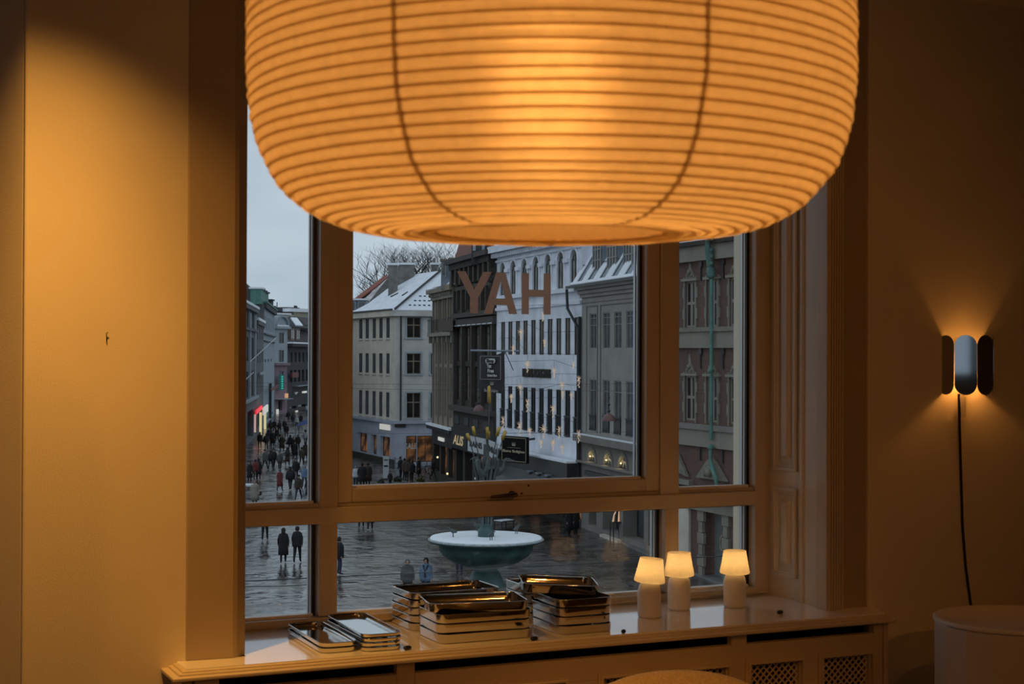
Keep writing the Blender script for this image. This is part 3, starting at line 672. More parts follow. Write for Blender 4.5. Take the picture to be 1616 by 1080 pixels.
# ---------------- corner house with the snowy hip roof (two fronts)
for nm, c in (('stucco_beige', (.60, .55, .47)), ('stucco_pale', (.54, .52, .50)), ('plinth_grey', (.36, .38, .45)), ('stone_brown', (.25, .205, .155)), ('stone_dark', (.034, .028, .023)), ('white_render', (.74, .765, .84)), ('stone_grey', (.29, .272, .25)), ('stone_warm', (.20, .185, .165)),
              ('street_grey', (.105, .115, .125)), ('street_pale', (.27, .32, .36)), ('street_light', (.33, .38, .42)), ('street_pink', (.235, .165, .20)), ('street_dark', (.038, .036, .040)), ('sandstone', (.24, .22, .18)), ('far_ochre', (.34, .31, .24)), ('slate', (.055, .060, .066)), ('tile_purple', (.05, .037, .042))):
    mat(nm, c, .85, var=.12, scale=.9)
b = Bld('corner_house', 'beige corner house with snow-covered hip roof and shop windows, behind the bare trees', 540, 158.5, 623.5, 141.8)
EZ = b.Z(623.5, 489.5)
zt, zb_ = b.Z(612, 501.6), b.Z(612, 533.6)
rows = [(b.Z(612, 533.6), b.Z(612, 501.6)), (b.Z(612, 590), b.Z(612, 558)), (b.Z(612, 658.8), b.Z(612, 619.4))]
for (z0, z1) in rows:
    for (p0, p1) in ((566.3, 571.8), (576.5, 582), (587.6, 593), (598.2, 603.7), (609.3, 614.8)):
        o = b.win(b.U(p0), b.U(p1), z0, z1, nx=2 if z1-z0 > 0 else 1, zbars=(.68,), pane='grey_pane', frame='slate', rec=.05)
        MB().box(-.12, b.U(p1)-b.U(p0)+.12, -.14, 0, -.16, 0).build('window_ledge', 'stucco_beige', o)
SB = b.Z(617, 684)
for (p0, p1) in ((565, 580), (586, 595), (600.5, 616)):
    b.win(b.U(p0), b.U(p1), b.Z(617, 732)+.5, SB-.4, nx=2, zbars=(.8,), pane='warm_pane', rec=.3)
b.wall('stucco_beige', -2.0, b.W, SB+.9, EZ); b.wall('plinth_grey', -2.0, b.W, 0, SB+.9, name='shop_front')
b.box('shop_cornice', 'plinth_grey', -2.0, b.W+.25, -.25, 0, SB+.9, SB+1.15); b.box('eaves_cornice', 'stucco_beige', -2.0, b.W+.3, -.4, .1, EZ-.55, EZ)
b.box('corner_base', 'stone_dark', -2, b.W, -.12, 0, 0, .55)
u0 = b.U(602.5); b.box('lit_sign', 'lit_sign', u0, b.U(617.5), -.2, -.05, SB+.25, SB+.75)
b2 = Bld('corner_house_front', 'grey narrow front of the corner house with three tall white-framed windows', 623.5, 141.8, 688, 142.6)
b2.root['label'] = 'grey side front of the snowy corner house with white-framed windows and an orange-lit shop'
for (z0, z1) in rows:
    b2.win(b2.U(642), b2.U(664), z0, z1, nx=2, zbars=(.62,), pane='dark_pane', frame='stone_brown', mw=.10, surround='street_light', sw=.16); b2.win(b2.U(680), b2.U(687), z0, z1, surround='street_light', sw=.16)
b2.win(b2.U(641.5), b2.U(658), .3, SB-.2, nx=1, zbars=(.85,), pane='warm_pane', rec=.3); b2.win(b2.U(659), b2.U(686), .3, SB-.2, nx=2, zbars=(.85,), pane='warm_pane', rec=.3)
b2.wall('stucco_pale', 0, b2.W, SB+.9, EZ); b2.wall('plinth_grey', 0, b2.W, 0, SB+.9, name='shop_front')
b2.box('shop_cornice', 'plinth_grey', -.25, b2.W, -.25, 0, SB+.9, SB+1.15); b2.box('eaves_cornice', 'stucco_pale', -.3, b2.W, -.4, .1, EZ-.55, EZ)
b2.box('downpipe', 'iron', .45, .58, -.14, -.02, SB+1.2, EZ-.5)
b2.box('street_sign', 'stone_dark', b2.U(623.2), b2.U(640.5), -.16, -.05, SB+.6, SB+1.05)
text('SALE', .7, 'sale_white', b2.root, (b2.U(649.5), .12, b2.Z(650, 705)), width=2.3/2, bold=.03)
# roofs
ev = .55
c0 = gp(540, 158.5)+Vector((0, 0, EZ)); c1 = gp(623.5, 141.8)+Vector((0, 0, EZ)); c2 = gp(700, 142.8)+Vector((0, 0, EZ))
c1o = c1 - FW*.5; apex = atD(697, 427, 149.5); rl = atD(627, 434, 158.0); rl2 = atD(606, 462, 160.0)
pn = (c1o-(c0-FW*.4)).cross(apex-c1o).normalized()
def onroof(px, py): d = ray(px, py); return EYE+d*((c1o-EYE).dot(pn)/d.dot(pn))
b.poly('roof', mat('snow_roof', (.66, .69, .76), .8, col2=(.84, .87, .92), scale=1.6, bump=.3, bscale=6), [c0-FW*.4, c1o, apex, onroof(641, 435), onroof(618, 451), onroof(581, 479), onroof(560, 490)], .25)
b.box('gutter', 'iron', -2.0, b.W+.35, -.5, -.36, EZ-.02, EZ+.12)
r2 = b2.poly('roof', mat('snowy_tile', (.62, .66, .74), .8, var=.0, col2=(.80, .83, .88), scale=9), [c1o, c2-FW*.4, apex+(RT*.05)], .25)
# rows of tile noses peeping through the snow on the hip end
mt_ = mat('tile_nose', (.10, .10, .13), .8)
tri = [b2.loc(c1o), b2.loc(c2-FW*.4), b2.loc(apex)]
for i in range(1, 7):
    t = i/9.0
    a = tri[0].lerp(tri[2], t); e = tri[1].lerp(tri[2], t); nn = (tri[1]-tri[0]).cross(tri[2]-tri[0]).normalized()
    if nn.y > 0: nn = -nn
    k = int((e-a).length/.42); me = None
    for j in range(2, k):
        q = a.lerp(e, j/k)+nn*.03
        if me is None: me = MB().box(-.10, .10, -.05, .05, -.10, .06).mesh('roof_tile'); me.materials.append(mt_)
        if (i+j) % 2 or i < 4: inst('roof_tile', me, r2, q)
hip = MB(); hp0, hp1 = b2.loc(c1o), b2.loc(apex); hip.tube([hp0+Vector((0, -.1, .1)), hp0.lerp(hp1, .5)+Vector((0, -.1, .12)), hp1+Vector((0, -.1, .1))], .10, 8); hip.build('hip_ridge', 'slate', r2)
# chimneys
def chimney(bb, px0, px1, py0, py1, D, depth=1.4, pots=1, mt='chimney_brick'):
    a, e = bb.loc(atD(px0, py1, D)), bb.loc(atD(px1, py1, D)); top = bb.loc(atD(px0, py0, D)).z
    m = MB(); M = Matrix.Translation(a) @ Matrix.Rotation(-bb.rz-YAW, 4, 'Z'); W = (e-a).length; H = top-a.z
    m.box(0, W, 0, depth, -2.5, H, M=M); o = m.build('chimney', mt, bb.root)
    c_ = MB(); c_.box(-.1, W+.1, -.1, depth+.1, H-.12, H+.08, M=M); c_.build('chimney_cap', 'snow', o)
    for k in range(pots):
        p_ = MB(); p_.lathe([(.13, 0), (.12, .45), (.15, .5)], 10, cap=True, c=(W*(k+.6)/(pots+.2), depth/2, H+.05)); p_.xf(M); p_.build('chimney_pot', 'chimney_brick', o)
chimney(b, 612.5, 626.5, 416.5, 452, 152.5, 1.0, 0); chimney(b, 627.5, 653, 416, 436, 156, 1.2, 1); chimney(b, 680, 690, 416, 431, 158, 1.0, 1)
b.poly('skylight_slot', 'iron', [atD(616, 468.5, 144.6), atD(628.5, 462.5, 144.6), atD(629, 463.4, 144.5), atD(617, 469.6, 144.5)], .05)
b.poly('skylight_slot', 'iron', [atD(634, 466.5, 142.6), atD(643.5, 460.5, 142.6), atD(644, 461.4, 142.5), atD(635, 467.5, 142.5)], .05)
# neighbour with the red tiled roof
n1 = Bld('red_roof_house', 'house with rust-red tiled snowy roof and grey dormers left of the corner house', 520, 172, 600, 166)
n1.poly('roof', mat('red_tile_snow', (.19, .065, .045), .85, col2=(.74, .76, .80), scale=1.1), [atD(548, 481, 168), atD(582, 476, 162.5), atD(614, 436, 162.5), atD(608, 434.5, 168)], .3)
n1.poly('roof_ridge_strip', mat('red_tile_bright', (.24, .07, .045), .85, var=.25, scale=5), [atD(548, 480, 167.8), atD(566, 473, 165), atD(600, 447, 165), atD(613, 436.5, 162.2), atD(608, 434, 167.8)], .1)
n1.poly('gable_wall', 'chimney_brick', [atD(582, 478, 162.3), atD(600, 470, 162.3), atD(618, 455, 162.3), atD(614, 437, 162.3)], .4)
n1.box('wall', 'stucco_beige', 0, n1.W, .2, .7, 0, n1.Z(560, 480))
for (p0, p1) in ((545, 562.5), (563.5, 578)):
    a = n1.loc(atD(p0, 492, 158)); e = n1.loc(atD(p1, 492, 158)); h = (492-474)/2470*158
    M = Matrix.Translation(a) @ Matrix.Rotation(-n1.rz-YAW, 4, 'Z'); W = (e-a).length
    o = MB().box(0, W, 0, 2.5, -1.0, h, M=M).build('dormer', 'zinc', n1.root); MB().box(-.15, W+.15, -.2, 2.6, h, h+.18, M=M).build('dormer_snow', 'snow', o)
    MB().box(W*.2, W*.8, -.05, 0, .1, h-.25, M=M).build('dormer_pane', 'grey_pane', o)

# both fronts belong to the one corner house
def _mx(o): return Matrix.Translation(o.location) @ Matrix.Rotation(o.rotation_euler.z, 4, 'Z')
for ch in list(b2.root.children): ch.parent = b.root; ch.matrix_parent_inverse = _mx(b.root).inverted() @ _mx(b2.root)
bpy.data.objects.remove(b2.root)

# ---------------- brown house with balcony
b = Bld('balcony_house', 'narrow brown house with iron balcony and snowy eaves beside the corner house', 683, 132.5, 719.5, 122)
EZ = b.Z(719, 448.5)
zf, zg = b.Z(716, 524), b.Z(719, 681)
for (p0, p1) in ((687.5, 692.0), (693.5, 698.8), (701.5, 706.8), (709.5, 715.5)):
    b.win(b.U(p0), b.U(p1), zf+.15, b.Z(716, 466), nx=1, zbars=(.66,), frame='sandstone', pane='curtain_pane', rec=.06)
    b.win(b.U(p0), b.U(p1), zg+.9, b.Z(716, 581), nx=1, zbars=(.5,), frame='sandstone', pane='curtain_pane', rec=.06)
    b.win(b.U(p0), b.U(p1), b.Z(716, 576), b.Z(716, 535), nx=1, frame='sandstone', pane='curtain_pane', rec=.06)
for (p0, p1) in ((685, 694), (696.5, 706), (708.5, 717)): b.win(b.U(p0), b.U(p1), .3, zg-1.5, nx=1, pane='warm_pane' if p0 > 695 else 'dark_pane', rec=.3)
b.wall('stone_brown', 0, b.W, zg, EZ, 6); b.wall('stone_dark', 0, b.W, 0, zg, 6, name='shop_front')
for p in (684.7, 692.8, 700.2, 708.2, 717.5): b.box('pilaster', 'stone_brown', b.U(p)-.12, b.U(p)+.12, -.14, 0, zg+.2, EZ-.7)
b.box('eaves_cornice', 'stone_brown', -.4, b.W, -.55, .1, EZ-.45, EZ); b.box('frieze', 'sandstone', -.1, b.W, -.2, 0, EZ-1.0, EZ-.45)
for k in range(12): b.box('dentil', 'sandstone', .3+k*(b.W-.6)/12, .3+k*(b.W-.6)/12+.3, -.42, -.2, EZ-.75, EZ-.5)
bl = b.box('balcony_slab', 'sandstone', b.U(674, .5), b.W, -.5, 0, zf-.30, zf)
for k in range(6): b.box('bracket', 'sandstone', .2+k*(b.W-.5)/5, .5+k*(b.W-.5)/5, -.4, 0, zf-.85, zf-.3, parent=None)
b.box('balcony_rail', 'iron', b.U(674, .5), b.W, -.5, -.45, zf+1.05, zf+1.12); b.box('balcony_panel', mat('balcony_brick', (.075, .055, .045), .8), b.U(692, .5), b.U(714, .5), -.49, -.45, zf+.05, zf+.95)
bu0 = b.U(674.5, .5); bu1 = b.U(691, .5)
for k in range(12): b.box('baluster', 'iron', bu0+k*(bu1-bu0)/12, bu0+.035+k*(bu1-bu0)/12, -.49, -.46, zf, zf+1.05)
b.box('shop_awning', 'iron', b.U(673, .5), b.W, -.5, 0, zg-.25, zg+.05); b.box('awning_snow', 'snow', b.U(673, .5), b.W, -.55, -.05, zg+.05, zg+.2); b.box('shop_fascia', 'iron', b.U(682, .3), b.W, -.3, 0, zg-1.4, zg-.25)
b.box('key_sign', 'lit_sign', b.U(692.5, .35), b.U(701, .35), -.4, -.3, zg-1.0, zg-.72)
text('GALLERI', .45, 'iron', b.root, (b.U(708), -.56, zg-.9)) if False else None
for (px_, py_) in ((690.5, 722), (706, 748)):
    u_, z_ = b.uz(px_, py_, .2); MB().ball((u_, -.2, z_), .09, 6).build('shop_lamp', 'lamp_spot', b.root)
b.poly('roof', 'snow', [atD(671.5, 458.5, 132), atD(719, 447.5, 120.5), atD(722, 424, 126), atD(697, 432, 133)], .25)
for (p0, p1, y0, y1, D) in ((696, 709, 412, 437, 124.5), (709, 719.5, 410, 434, 122.5)):
    a, e = b.loc(atD(p0, y1, D)), b.loc(atD(p1, y1, D)); M = Matrix.Translation(a) @ Matrix.Rotation(-b.rz-YAW, 4, 'Z'); W, h = (e-a).length, (y1-y0)/2470*D
    o = MB().box(0, W, 0, 3, -1, h, M=M).build('dormer', 'zinc', b.root); MB().box(-.1, W+.1, -.15, 3, h, h+.15, M=M).build('dormer_cornice', 'sandstone', o)
    MB().box(W*.15, W*.45, -.06, 0, .2, h-.2, M=M).build('dormer_pane', 'curtain_pane', o); MB().box(0, W*.12, -.08, 0, 0, h-.1, M=M).build('dormer_post', 'street_light', o); MB().box(W*.5, W*.62, -.08, 0, 0, h-.1, M=M).build('dormer_post', 'street_light', o)

# ---------------- dark carved house
b = Bld('dark_house', 'blackened carved stone house with tall windows behind the first letter', 719.5, 122, 783.5, 108.5)
EZ = b.Z(774, 397)
z1, z2, z3, z4 = b.Z(780, 505.5), b.Z(780, 497), b.Z(782, 660), b.Z(782, 690)
bays_ = [(721, 731), (734.5, 746), (749.5, 761.5), (765, 778.5)]
for (p0, p1) in bays_:
    a, e = b.U(p0), b.U(p1)
    for (x0, x1) in ((a+.1, (a+e)/2-.12), ((a+e)/2+.12, e-.1)):
        b.win(x0, x1, z2+.9, b.Z(774, 440), zbars=(.7,), pane='grey_pane', frame='stone_dark', rec=.10)
    b.win(a, e, b.Z(778, 572), z1-.35, nx=3, zbars=(.78,), pane='curtain_pane', frame='stone_dark', rec=.12)
    b.win(a, e, z3+.9, b.Z(778, 580), nx=3, zbars=(.75,), pane='curtain_pane', frame='stone_dark', rec=.12)
    b.win(a, e, .3, z4-1.6, nx=2, pane='warm_pane' if p0 == 749.5 else 'dark_pane', rec=.4)
b.wall('stone_dark', 0, b.W, 0, EZ, 6)
for k, p in enumerate((720, 732.6, 748, 763.2, 780.5)):
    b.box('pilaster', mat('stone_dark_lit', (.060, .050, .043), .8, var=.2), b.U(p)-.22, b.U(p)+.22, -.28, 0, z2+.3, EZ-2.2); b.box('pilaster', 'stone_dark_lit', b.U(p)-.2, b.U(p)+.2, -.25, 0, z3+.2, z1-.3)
for k in range(4): m = b.box('half_column', 'stone_dark_lit', b.U((bays_[k][0]+bays_[k][1])/2)-.13, b.U((bays_[k][0]+bays_[k][1])/2)+.13, -.3, 0, z2+.6, EZ-2.4)
b.box('main_cornice', 'stone_dark_lit', -.1, b.W+.2, -.9, .2, EZ-.35, EZ); b.box('cornice_step', 'stone_dark', -.1, b.W, -.6, 0, EZ-.8, EZ-.35); b.box('frieze_band', 'stone_dark_lit', -.1, b.W, -.25, 0, EZ-2.4, EZ-2.1)
for k in range(9): b.box('console', 'stone_dark_lit', .3+k*(b.W-.9)/8, .75+k*(b.W-.9)/8, -.55, 0, EZ-2.0, EZ-.8)
b.box('sill_band', 'stone_dark_lit', 0, b.W, -.45, 0, z2, z2+.35); b.box('belt_course', 'stone_dark_lit', 0, b.W, -.3, 0, z1-.3, z2-.1); 
for k in range(8): b.box('belt_snow', 'snow', .3+k*b.W/8, .3+k*b.W/8+b.W/11, -.34, -.1, z1-.24, z1-.18)
b.box('balcony_band', 'stone_dark_lit', 0, b.W, -.6, 0, z3+.1, z3+.5); b.box('shop_fascia', 'iron', 0, b.W, -.35, 0, z4-1.5, z4+.1); b.box('mezzanine', 'stone_dark', 0, b.W, -.2, 0, z4+.1, z3+.1)
for p in (726, 741, 756, 772): b.box('mezzanine_panel', 'slate', b.U(p)-.8, b.U(p)+.8, -.26, -.2, z4+.4, z3-.3)
b.poly('roof', 'red_tile', [atD(716, 413, 123), atD(776, 394, 110), atD(770, 360, 116), atD(730, 366, 126)], .3)
b.poly('roof_verge', 'snow', [atD(716, 412.5, 122.8), atD(732, 408.0, 119.5), atD(753, 391, 121), atD(752, 389.5, 121.4)], .2)
a = b.loc(atD(744, 396, 112)); M = Matrix.Translation(a) @ Matrix.Rotation(-b.rz-YAW, 4, 'Z')
o = MB().box(0, 1.1, 0, 2, -1, 1.1, M=M).build('dormer', 'slate', b.root); MB().box(.1, .3, -.05, 0, 0, 1.0, M=M).build('dormer_post', 'street_light', o); MB().box(.75, .95, -.05, 0, 0, 1.0, M=M).build('dormer_post', 'street_light', o)
# carved end bracket on the right edge
m = MB()
for k in range(5): m.ball((b.W-.25, -.35, EZ-.6-k*.5), .22, 6)
m.build('carved_bracket', 'stone_dark', b.root)
# shop signs: an awning box lettered on two sides and a lit name
u_, z_ = b.uz(723.5, 696); ox = b.box('sign_board', 'iron', b.U(712, .5), b.U(737, .5), -.5, -.36, b.Z(723, 706, .5), b.Z(723, 686, .5))
text('ALIS', 1.0, mat('gold_sign', (.6, .5, .3), .5, emit=(1.0, .72, .35), estr=.22), b.root, (b.U(723.5, .5), -.52, b.Z(723.5, 696, .5)), width=(b.U(732.5, .5)-b.U(714, .5))*.9, bold=.02, shear=.25)
sg = empty('shop_sign', (0, 0, 0), 0, 'white box sign lettered RAINS above the shop in the dark house', 'sign')
pA, pB, pC = atD(738, 703, 112), atD(764.5, 703, 107.5), atD(783, 704, 102)
mat('sign_white', (.50, .52, .54), .6)
def board(P, Q, h0, h1, name, root, th=.12, mt='sign_white'):
    d = (Q-P); W = Vector((d.x, d.y, 0)).length; rz = math.atan2(d.y, d.x); M = Matrix.Translation((P.x, P.y, 0)) @ Matrix.Rotation(rz, 4, 'Z')
    o = MB().box(0, W, 0, th, h0, h1).xf(M).build(name, mt, root); return o, M, W, rz
zA0, zA1 = atD(750, 714.5, 110).z, atD(750, 690, 110).z
o, M, W, rz = board(pA, pB, zA0, zA1, 'sign_face', sg); p = M @ Vector((W/2, -.03, (zA0+zA1)/2)); text('RAINS', .55, 'iron', sg, p, rz, width=W*.72, bold=.015)
pB2 = atD(769, 703, 106.5); o, M, W, rz = board(pB2, pC, zA0, zA1, 'sign_face', sg); p = M @ Vector((W*.62, -.03, (zA0+zA1)/2)); text('RAINS', .55, 'iron', sg, p, rz, width=W*1.0, bold=.015, mirror=True)

# ---------------- white department store
b = Bld('white_store', 'white rendered store with arched top-floor windows and hanging gold stars', 783.5, 108.5, 918, 92)
EZ = b.Z(916, 366)
cols = [(791, 796.3), (801.6, 807.7), (812.7, 819), (824.4, 831), (835.9, 843), (849, 856.5), (862, 870.5), (876.7, 885), (891.8, 900), (906, 915)]
us_ = [b.U((p+q)/2) for p, q in cols]; step = (us_[-1]-us_[0])/9; wW = step*.60
r1 = (b.Z(910, 560.5), b.Z(910, 501)); r2_ = (b.Z(910, 692.5), b.Z(910, 617))
for k in range(-0, 10):
    uc = us_[0]+k*step
    b.win(uc-wW/2, uc+wW/2, r1[0], r1[1], nx=2, pane='curtain_pane', rec=.05, fw=.07); o = b.win(uc-wW/2, uc+wW/2, r2_[0], r2_[1], nx=2, pane='dark_pane', rec=.05, fw=.07)
    m = MB()
    for j in range(9): m.box(.04+j*wW/9, .06+j*wW/9, -.12, -.10, .05, 1.25)
    m.box(0, wW, -.13, -.09, 1.2, 1.28); m.box(0, wW, -.13, -.09, .05, .12); m.build('railing', 'iron', o)
# arcade of round-headed windows
acs = [793.7, 809, 825.5, 844, 863.5, 884, 906]; ua = [b.U(p) for p in acs]; ast = (ua[-1]-ua[0])/6; aw = ast*.50; az0, az1 = b.Z(906, 453), b.Z(906, 394)
def arch_window(bb, uc, aw, z0, z1, pane, frame, surround, lit=None, proud=.07, ring=.22):
    bb.holes.append((uc-aw/2, uc+aw/2, z0, z1)); r = aw/2; zs_ = z1-r; n = 12
    o = MB().box(uc-aw/2, uc+aw/2, .07, .09, z0, z1).build('window', pane, bb.root)
    arc = [(uc+r*math.cos(PI*k/n), zs_+r*math.sin(PI*k/n)) for k in range(n+1)]
    sp = MB()      # spandrels that turn the square hole into an arch
    for side_ in (0, 1):
        pts = arc[:n//2+1] if side_ == 0 else arc[n//2:]; cx_ = uc+r if side_ == 0 else uc-r
        for i in range(len(pts)-1): sp.prism([(cx_, 0, z1), (pts[i][0], 0, pts[i][1]), (pts[i+1][0], 0, pts[i+1][1])], (0, .07, 0))
    sp.build('arch_head', surround, o)
    rg = MB()
    for i in range(n):
        a, e = arc[i], arc[i+1]; f = (r+ring)/r
        A2, E2 = (uc+(a[0]-uc)*f, zs_+(a[1]-zs_)*f), (uc+(e[0]-uc)*f, zs_+(e[1]-zs_)*f)
        rg.prism([(a[0], -proud, a[1]), (e[0], -proud, e[1]), (E2[0], -proud, E2[1]), (A2[0], -proud, A2[1])], (0, proud, 0))
    rg.box(uc-r-ring, uc-r, -proud, 0, z0, zs_); rg.box(uc+r, uc+r+ring, -proud, 0, z0, zs_); rg.build('archivolt', surround, o)
    fr = MB(); fr.box(uc-.04, uc+.04, .04, .08, z0, z1-.1); fr.box(uc-r, uc+r, .04, .08, zs_-.05, zs_+.05)
    for i in range(n):
        a, e = arc[i], arc[i+1]; f = .62
        A2, E2 = (uc+(a[0]-uc)*f, zs_+(a[1]-zs_)*f), (uc+(e[0]-uc)*f, zs_+(e[1]-zs_)*f); g = .52; A3, E3 = (uc+(a[0]-uc)*g, zs_+(a[1]-zs_)*g), (uc+(e[0]-uc)*g, zs_+(e[1]-zs_)*g)
        fr.prism([(A2[0], .04, A2[1]), (E2[0], .04, E2[1]), (E3[0], .04, E3[1]), (A3[0], .04, A3[1])], (0, .03, 0))
    fr.box(uc-r, uc-r+.09, .04, .08, z0, zs_); fr.box(uc+r-.09, uc+r, .04, .08, z0, zs_); fr.box(uc-r, uc+r, .04, .08, z0, z0+.1)
    fr.build('glazing_bar', frame, o); return o
for k in range(7):
    uc = ua[0]+k*ast; arch_window(b, uc, aw, az0, az1, 'curtain_pane', 'iron', 'white_render')
    b.box('impost', 'white_render', uc+aw/2+.18, uc+ast-aw/2-.18, -.2, 0, az1-aw/2-.12, az1-aw/2+.12) if k < 6 else None
sh0 = b.Z(916, 731)
for k in range(4): b.win(b.U(800)+k*2.6*1.5, b.U(800)+k*2.6*1.5+3.2, .3, sh0-2.0, nx=2, pane='warm_pane', rec=.4)
b.wall('white_render', 0, b.W, sh0, EZ, 6); b.wall('stone_dark', 0, b.W, 0, sh0, 6, name='shop_front')
b.box('main_cornice', 'white_render', 0, b.W, -.7, .2, EZ-.3, EZ+.15); b.box('architrave', 'white_render', 0, b.W, -.12, 0, EZ-.92, EZ-.78)
for k in range(46): b.box('dentil', 'white_render', .05+k*b.W/46, .05+k*b.W/46+.2, -.45, 0, EZ-.62, EZ-.34)
b.box('sill_course', 'white_render', 0, b.W, -.25, 0, az0-.3, az0-.05); b.box('string_course', 'white_render', 0, b.W, -.12, 0, az0-1.05, az0-.85)
b.box('shop_fascia', 'iron', 0, b.W, -.9, 0, sh0-1.6, sh0); b.box('fascia_snow', 'snow', 0, b.W, -.95, -.2, sh0, sh0+.10)
b.poly('awning', 'iron', [b.A+b.u*(b.U(812))+b.n*.9+Vector((0, 0, sh0-1.0)), b.A+b.u*(b.U(909))+b.n*.9+Vector((0, 0, sh0-1.0)), b.A+b.u*(b.U(909))+b.n*2.7+Vector((0, 0, sh0-1.9)), b.A+b.u*(b.U(812))+b.n*2.7+Vector((0, 0, sh0-1.9))], .08)
b.box('awning_snow', 'snow', b.U(812), b.U(909), -2.75, -2.45, sh0-1.92, sh0-1.78)
for p in (864, 878, 893): b.box('awning_lamp', 'zinc', b.U(p)-.25, b.U(p)+.25, -1.25, -.95, sh0-.95, sh0-.86)
text('ILLUMS BOLIGHUS', .75, 'stone_dark', b.root, (b.U(847.5), -.06, b.Z(847.5, 590)), width=b.U(869)-b.U(825), bold=.02, depth=.03)
text('ILLUMS', .5, 'lit_sign', b.root, (b.U(911), -.98, sh0-1.35), width=1.6) if False else None
b.box('downpipe', 'iron', b.W-.12, b.W+.06, -.2, -.05, sh0, b.Z(918, 500))
# projecting black sign with gold lettering
sg = empty('projecting_sign', (0, 0, 0), 0, 'square black hanging sign with a crown and gold lettering in front of the white store', 'sign')
PA, PB = atD(791, 710, 98), atD(831.5, 710, 96); z0_, z1_ = atD(811, 730.5, 97).z, atD(811, 689, 97).z
o, M, W, rz = board(PA, PB, z0_, z1_, 'sign_board', sg, .18, mat('sign_black', (.008, .008, .008), .9, spec=.1))
mat('gold_paint', (.45, .36, .24), .5, var=.1); mat('gold_line', (.34, .30, .22), .5)
m = MB(); e_ = .07
m.box(e_, W-e_, -.02, 0, z0_+e_, z0_+e_+.035); m.box(e_, W-e_, -.02, 0, z1_-e_-.035, z1_-e_); m.box(e_, e_+.035, -.02, 0, z0_+e_, z1_-e_); m.box(W-e_-.035, W-e_, -.02, 0, z0_+e_, z1_-e_); m.box(W*.25, W*.75, -.02, 0, z0_+(z1_-z0_)*.56, z0_+(z1_-z0_)*.57)
m.xf(M); m.build('border_line', 'gold_line', sg)
p = M @ Vector((W*.5, -.03, z0_+(z1_-z0_)*.43)); text('Illums Bolighus', .22, 'gold_paint', sg, p, rz, width=W*.86, bold=.006)
def crown(M, cx, cz, s, parent):
    m = MB(); m.box(cx-.5*s, cx+.5*s, -.03, 0, cz-.35*s, cz-.2*s)
    for k in range(5):
        x = cx+(k-2)*.24*s; m.prism([(x-.10*s, -.03, cz-.2*s), (x+.10*s, -.03, cz-.2*s), (x+(k-2)*.03*s, -.03, cz+.3*s)], (0, .03, 0)); m.ball((x+(k-2)*.03*s, -.015, cz+.33*s), .06*s, 4)
    m.xf(M); m.build('crown_emblem', 'gold_line', parent)
crown(M, W*.5, z0_+(z1_-z0_)*.70, .30, sg)
m = MB(); q = atD(843, 693.5, 97); m.tube([M @ Vector((W, .09, z1_-.15)), (q.x, q.y, z1_-.15)], .07, 8); m.build('bracket', 'iron', sg)
# cloth banner on a pole
bn = empty('shop_banner', (0, 0, 0), 0, 'dark cloth banner on a horizontal pole lettered Shop Tax Free', 'banner')
PA, PB = atD(753, 560, 100), atD(795.5, 560, 98)
mat('banner_cloth', (.032, .030, .034), .8); mat('banner_line', (.30, .29, .28), .6); mat('banner_white', (.55, .54, .53), .6)
d = PB-PA; W = Vector((d.x, d.y, 0)).length; rz = math.atan2(d.y, d.x); M = Matrix.Translation((PA.x, PA.y, 0)) @ Matrix.Rotation(rz, 4, 'Z'); zt_, zl_ = atD(753, 555.5, 100).z, atD(795, 623, 98).z
NX, NZ = 14, 8; vv = []; fs = []
for side_ in (0, 1):
    for j in range(NZ+1):
        for i in range(NX+1):
            x = W*i/NX; t = j/NZ; z = zt_+(zl_-zt_)*t - (1-t)*.42*math.sin(PI*i/NX)*.55 + .35*(1-i/NX)*t*1.0; vv.append((x+t*.0, .06*math.sin(i*.9+j*.4)*(.3+t)+side_*.02, z))
for side_ in (0, 1):
    o_ = side_*(NX+1)*(NZ+1)
    for j in range(NZ):
        for i in range(NX): fs.append((o_+j*(NX+1)+i, o_+j*(NX+1)+i+1, o_+(j+1)*(NX+1)+i+1, o_+(j+1)*(NX+1)+i))
MB().add(vv, fs, 0, True).xf(M).build('cloth', 'banner_cloth', bn)
def bt(body, fx, fz, size, mt, wd=None, bold=0.0): p = M @ Vector((W*fx, -.16, zt_+(zl_-zt_)*fz)); return text(body, size, mt, bn, p, rz, .006, bold, wd)
pill = MB(); pill.prism([(W*.55+x, -.13, zt_+(zl_-zt_)*.215+z) for x, z in [(y_, x_) for x_, y_ in stadium(.30, .95)]], (0, .02, 0)); pill.xf(M).build('text_pill', 'banner_white', bn)
bt('Shop', .55, .215, .30, 'banner_cloth', .72, .012); bt('Tax', .52, .335, .32, 'banner_white', .46, .01); bt('Free', .58, .45, .32, 'banner_white', .60, .01); bt('Global Blue', .63, .56, .2, 'banner_white', .95, .006)
bt('Illums Bolighus', .60, .915, .24, 'banner_line', 1.35, .006)
m = MB()
for (x0, x1, z0, z1) in ((.17, .93, .10, .11), (.2, .93, .645, .655)): m.box(W*x0, W*x1, -.14, -.12, zt_+(zl_-zt_)*z1, zt_+(zl_-zt_)*z0)
m.box(W*.17, W*.185, -.14, -.12, zt_+(zl_-zt_)*.65, zt_+(zl_-zt_)*.10); m.box(W*.925, W*.94, -.14, -.12, zt_+(zl_-zt_)*.65, zt_+(zl_-zt_)*.10); m.xf(M).build('border_line', 'banner_line', bn)
crown(M @ Matrix.Translation((0, -.12, 0)), W*.62, zt_+(zl_-zt_)*.75, .28, bn)
m = MB(); q0, q1 = atD(743, 553.5, 100.5), atD(820, 554.5, 97); m.tube([q0, q1], .065, 8); m.tube([atD(797, 555, 98), q1+Vector((.3, 1.6, -1.2))], .03, 6); m.build('pole', 'zinc', bn)

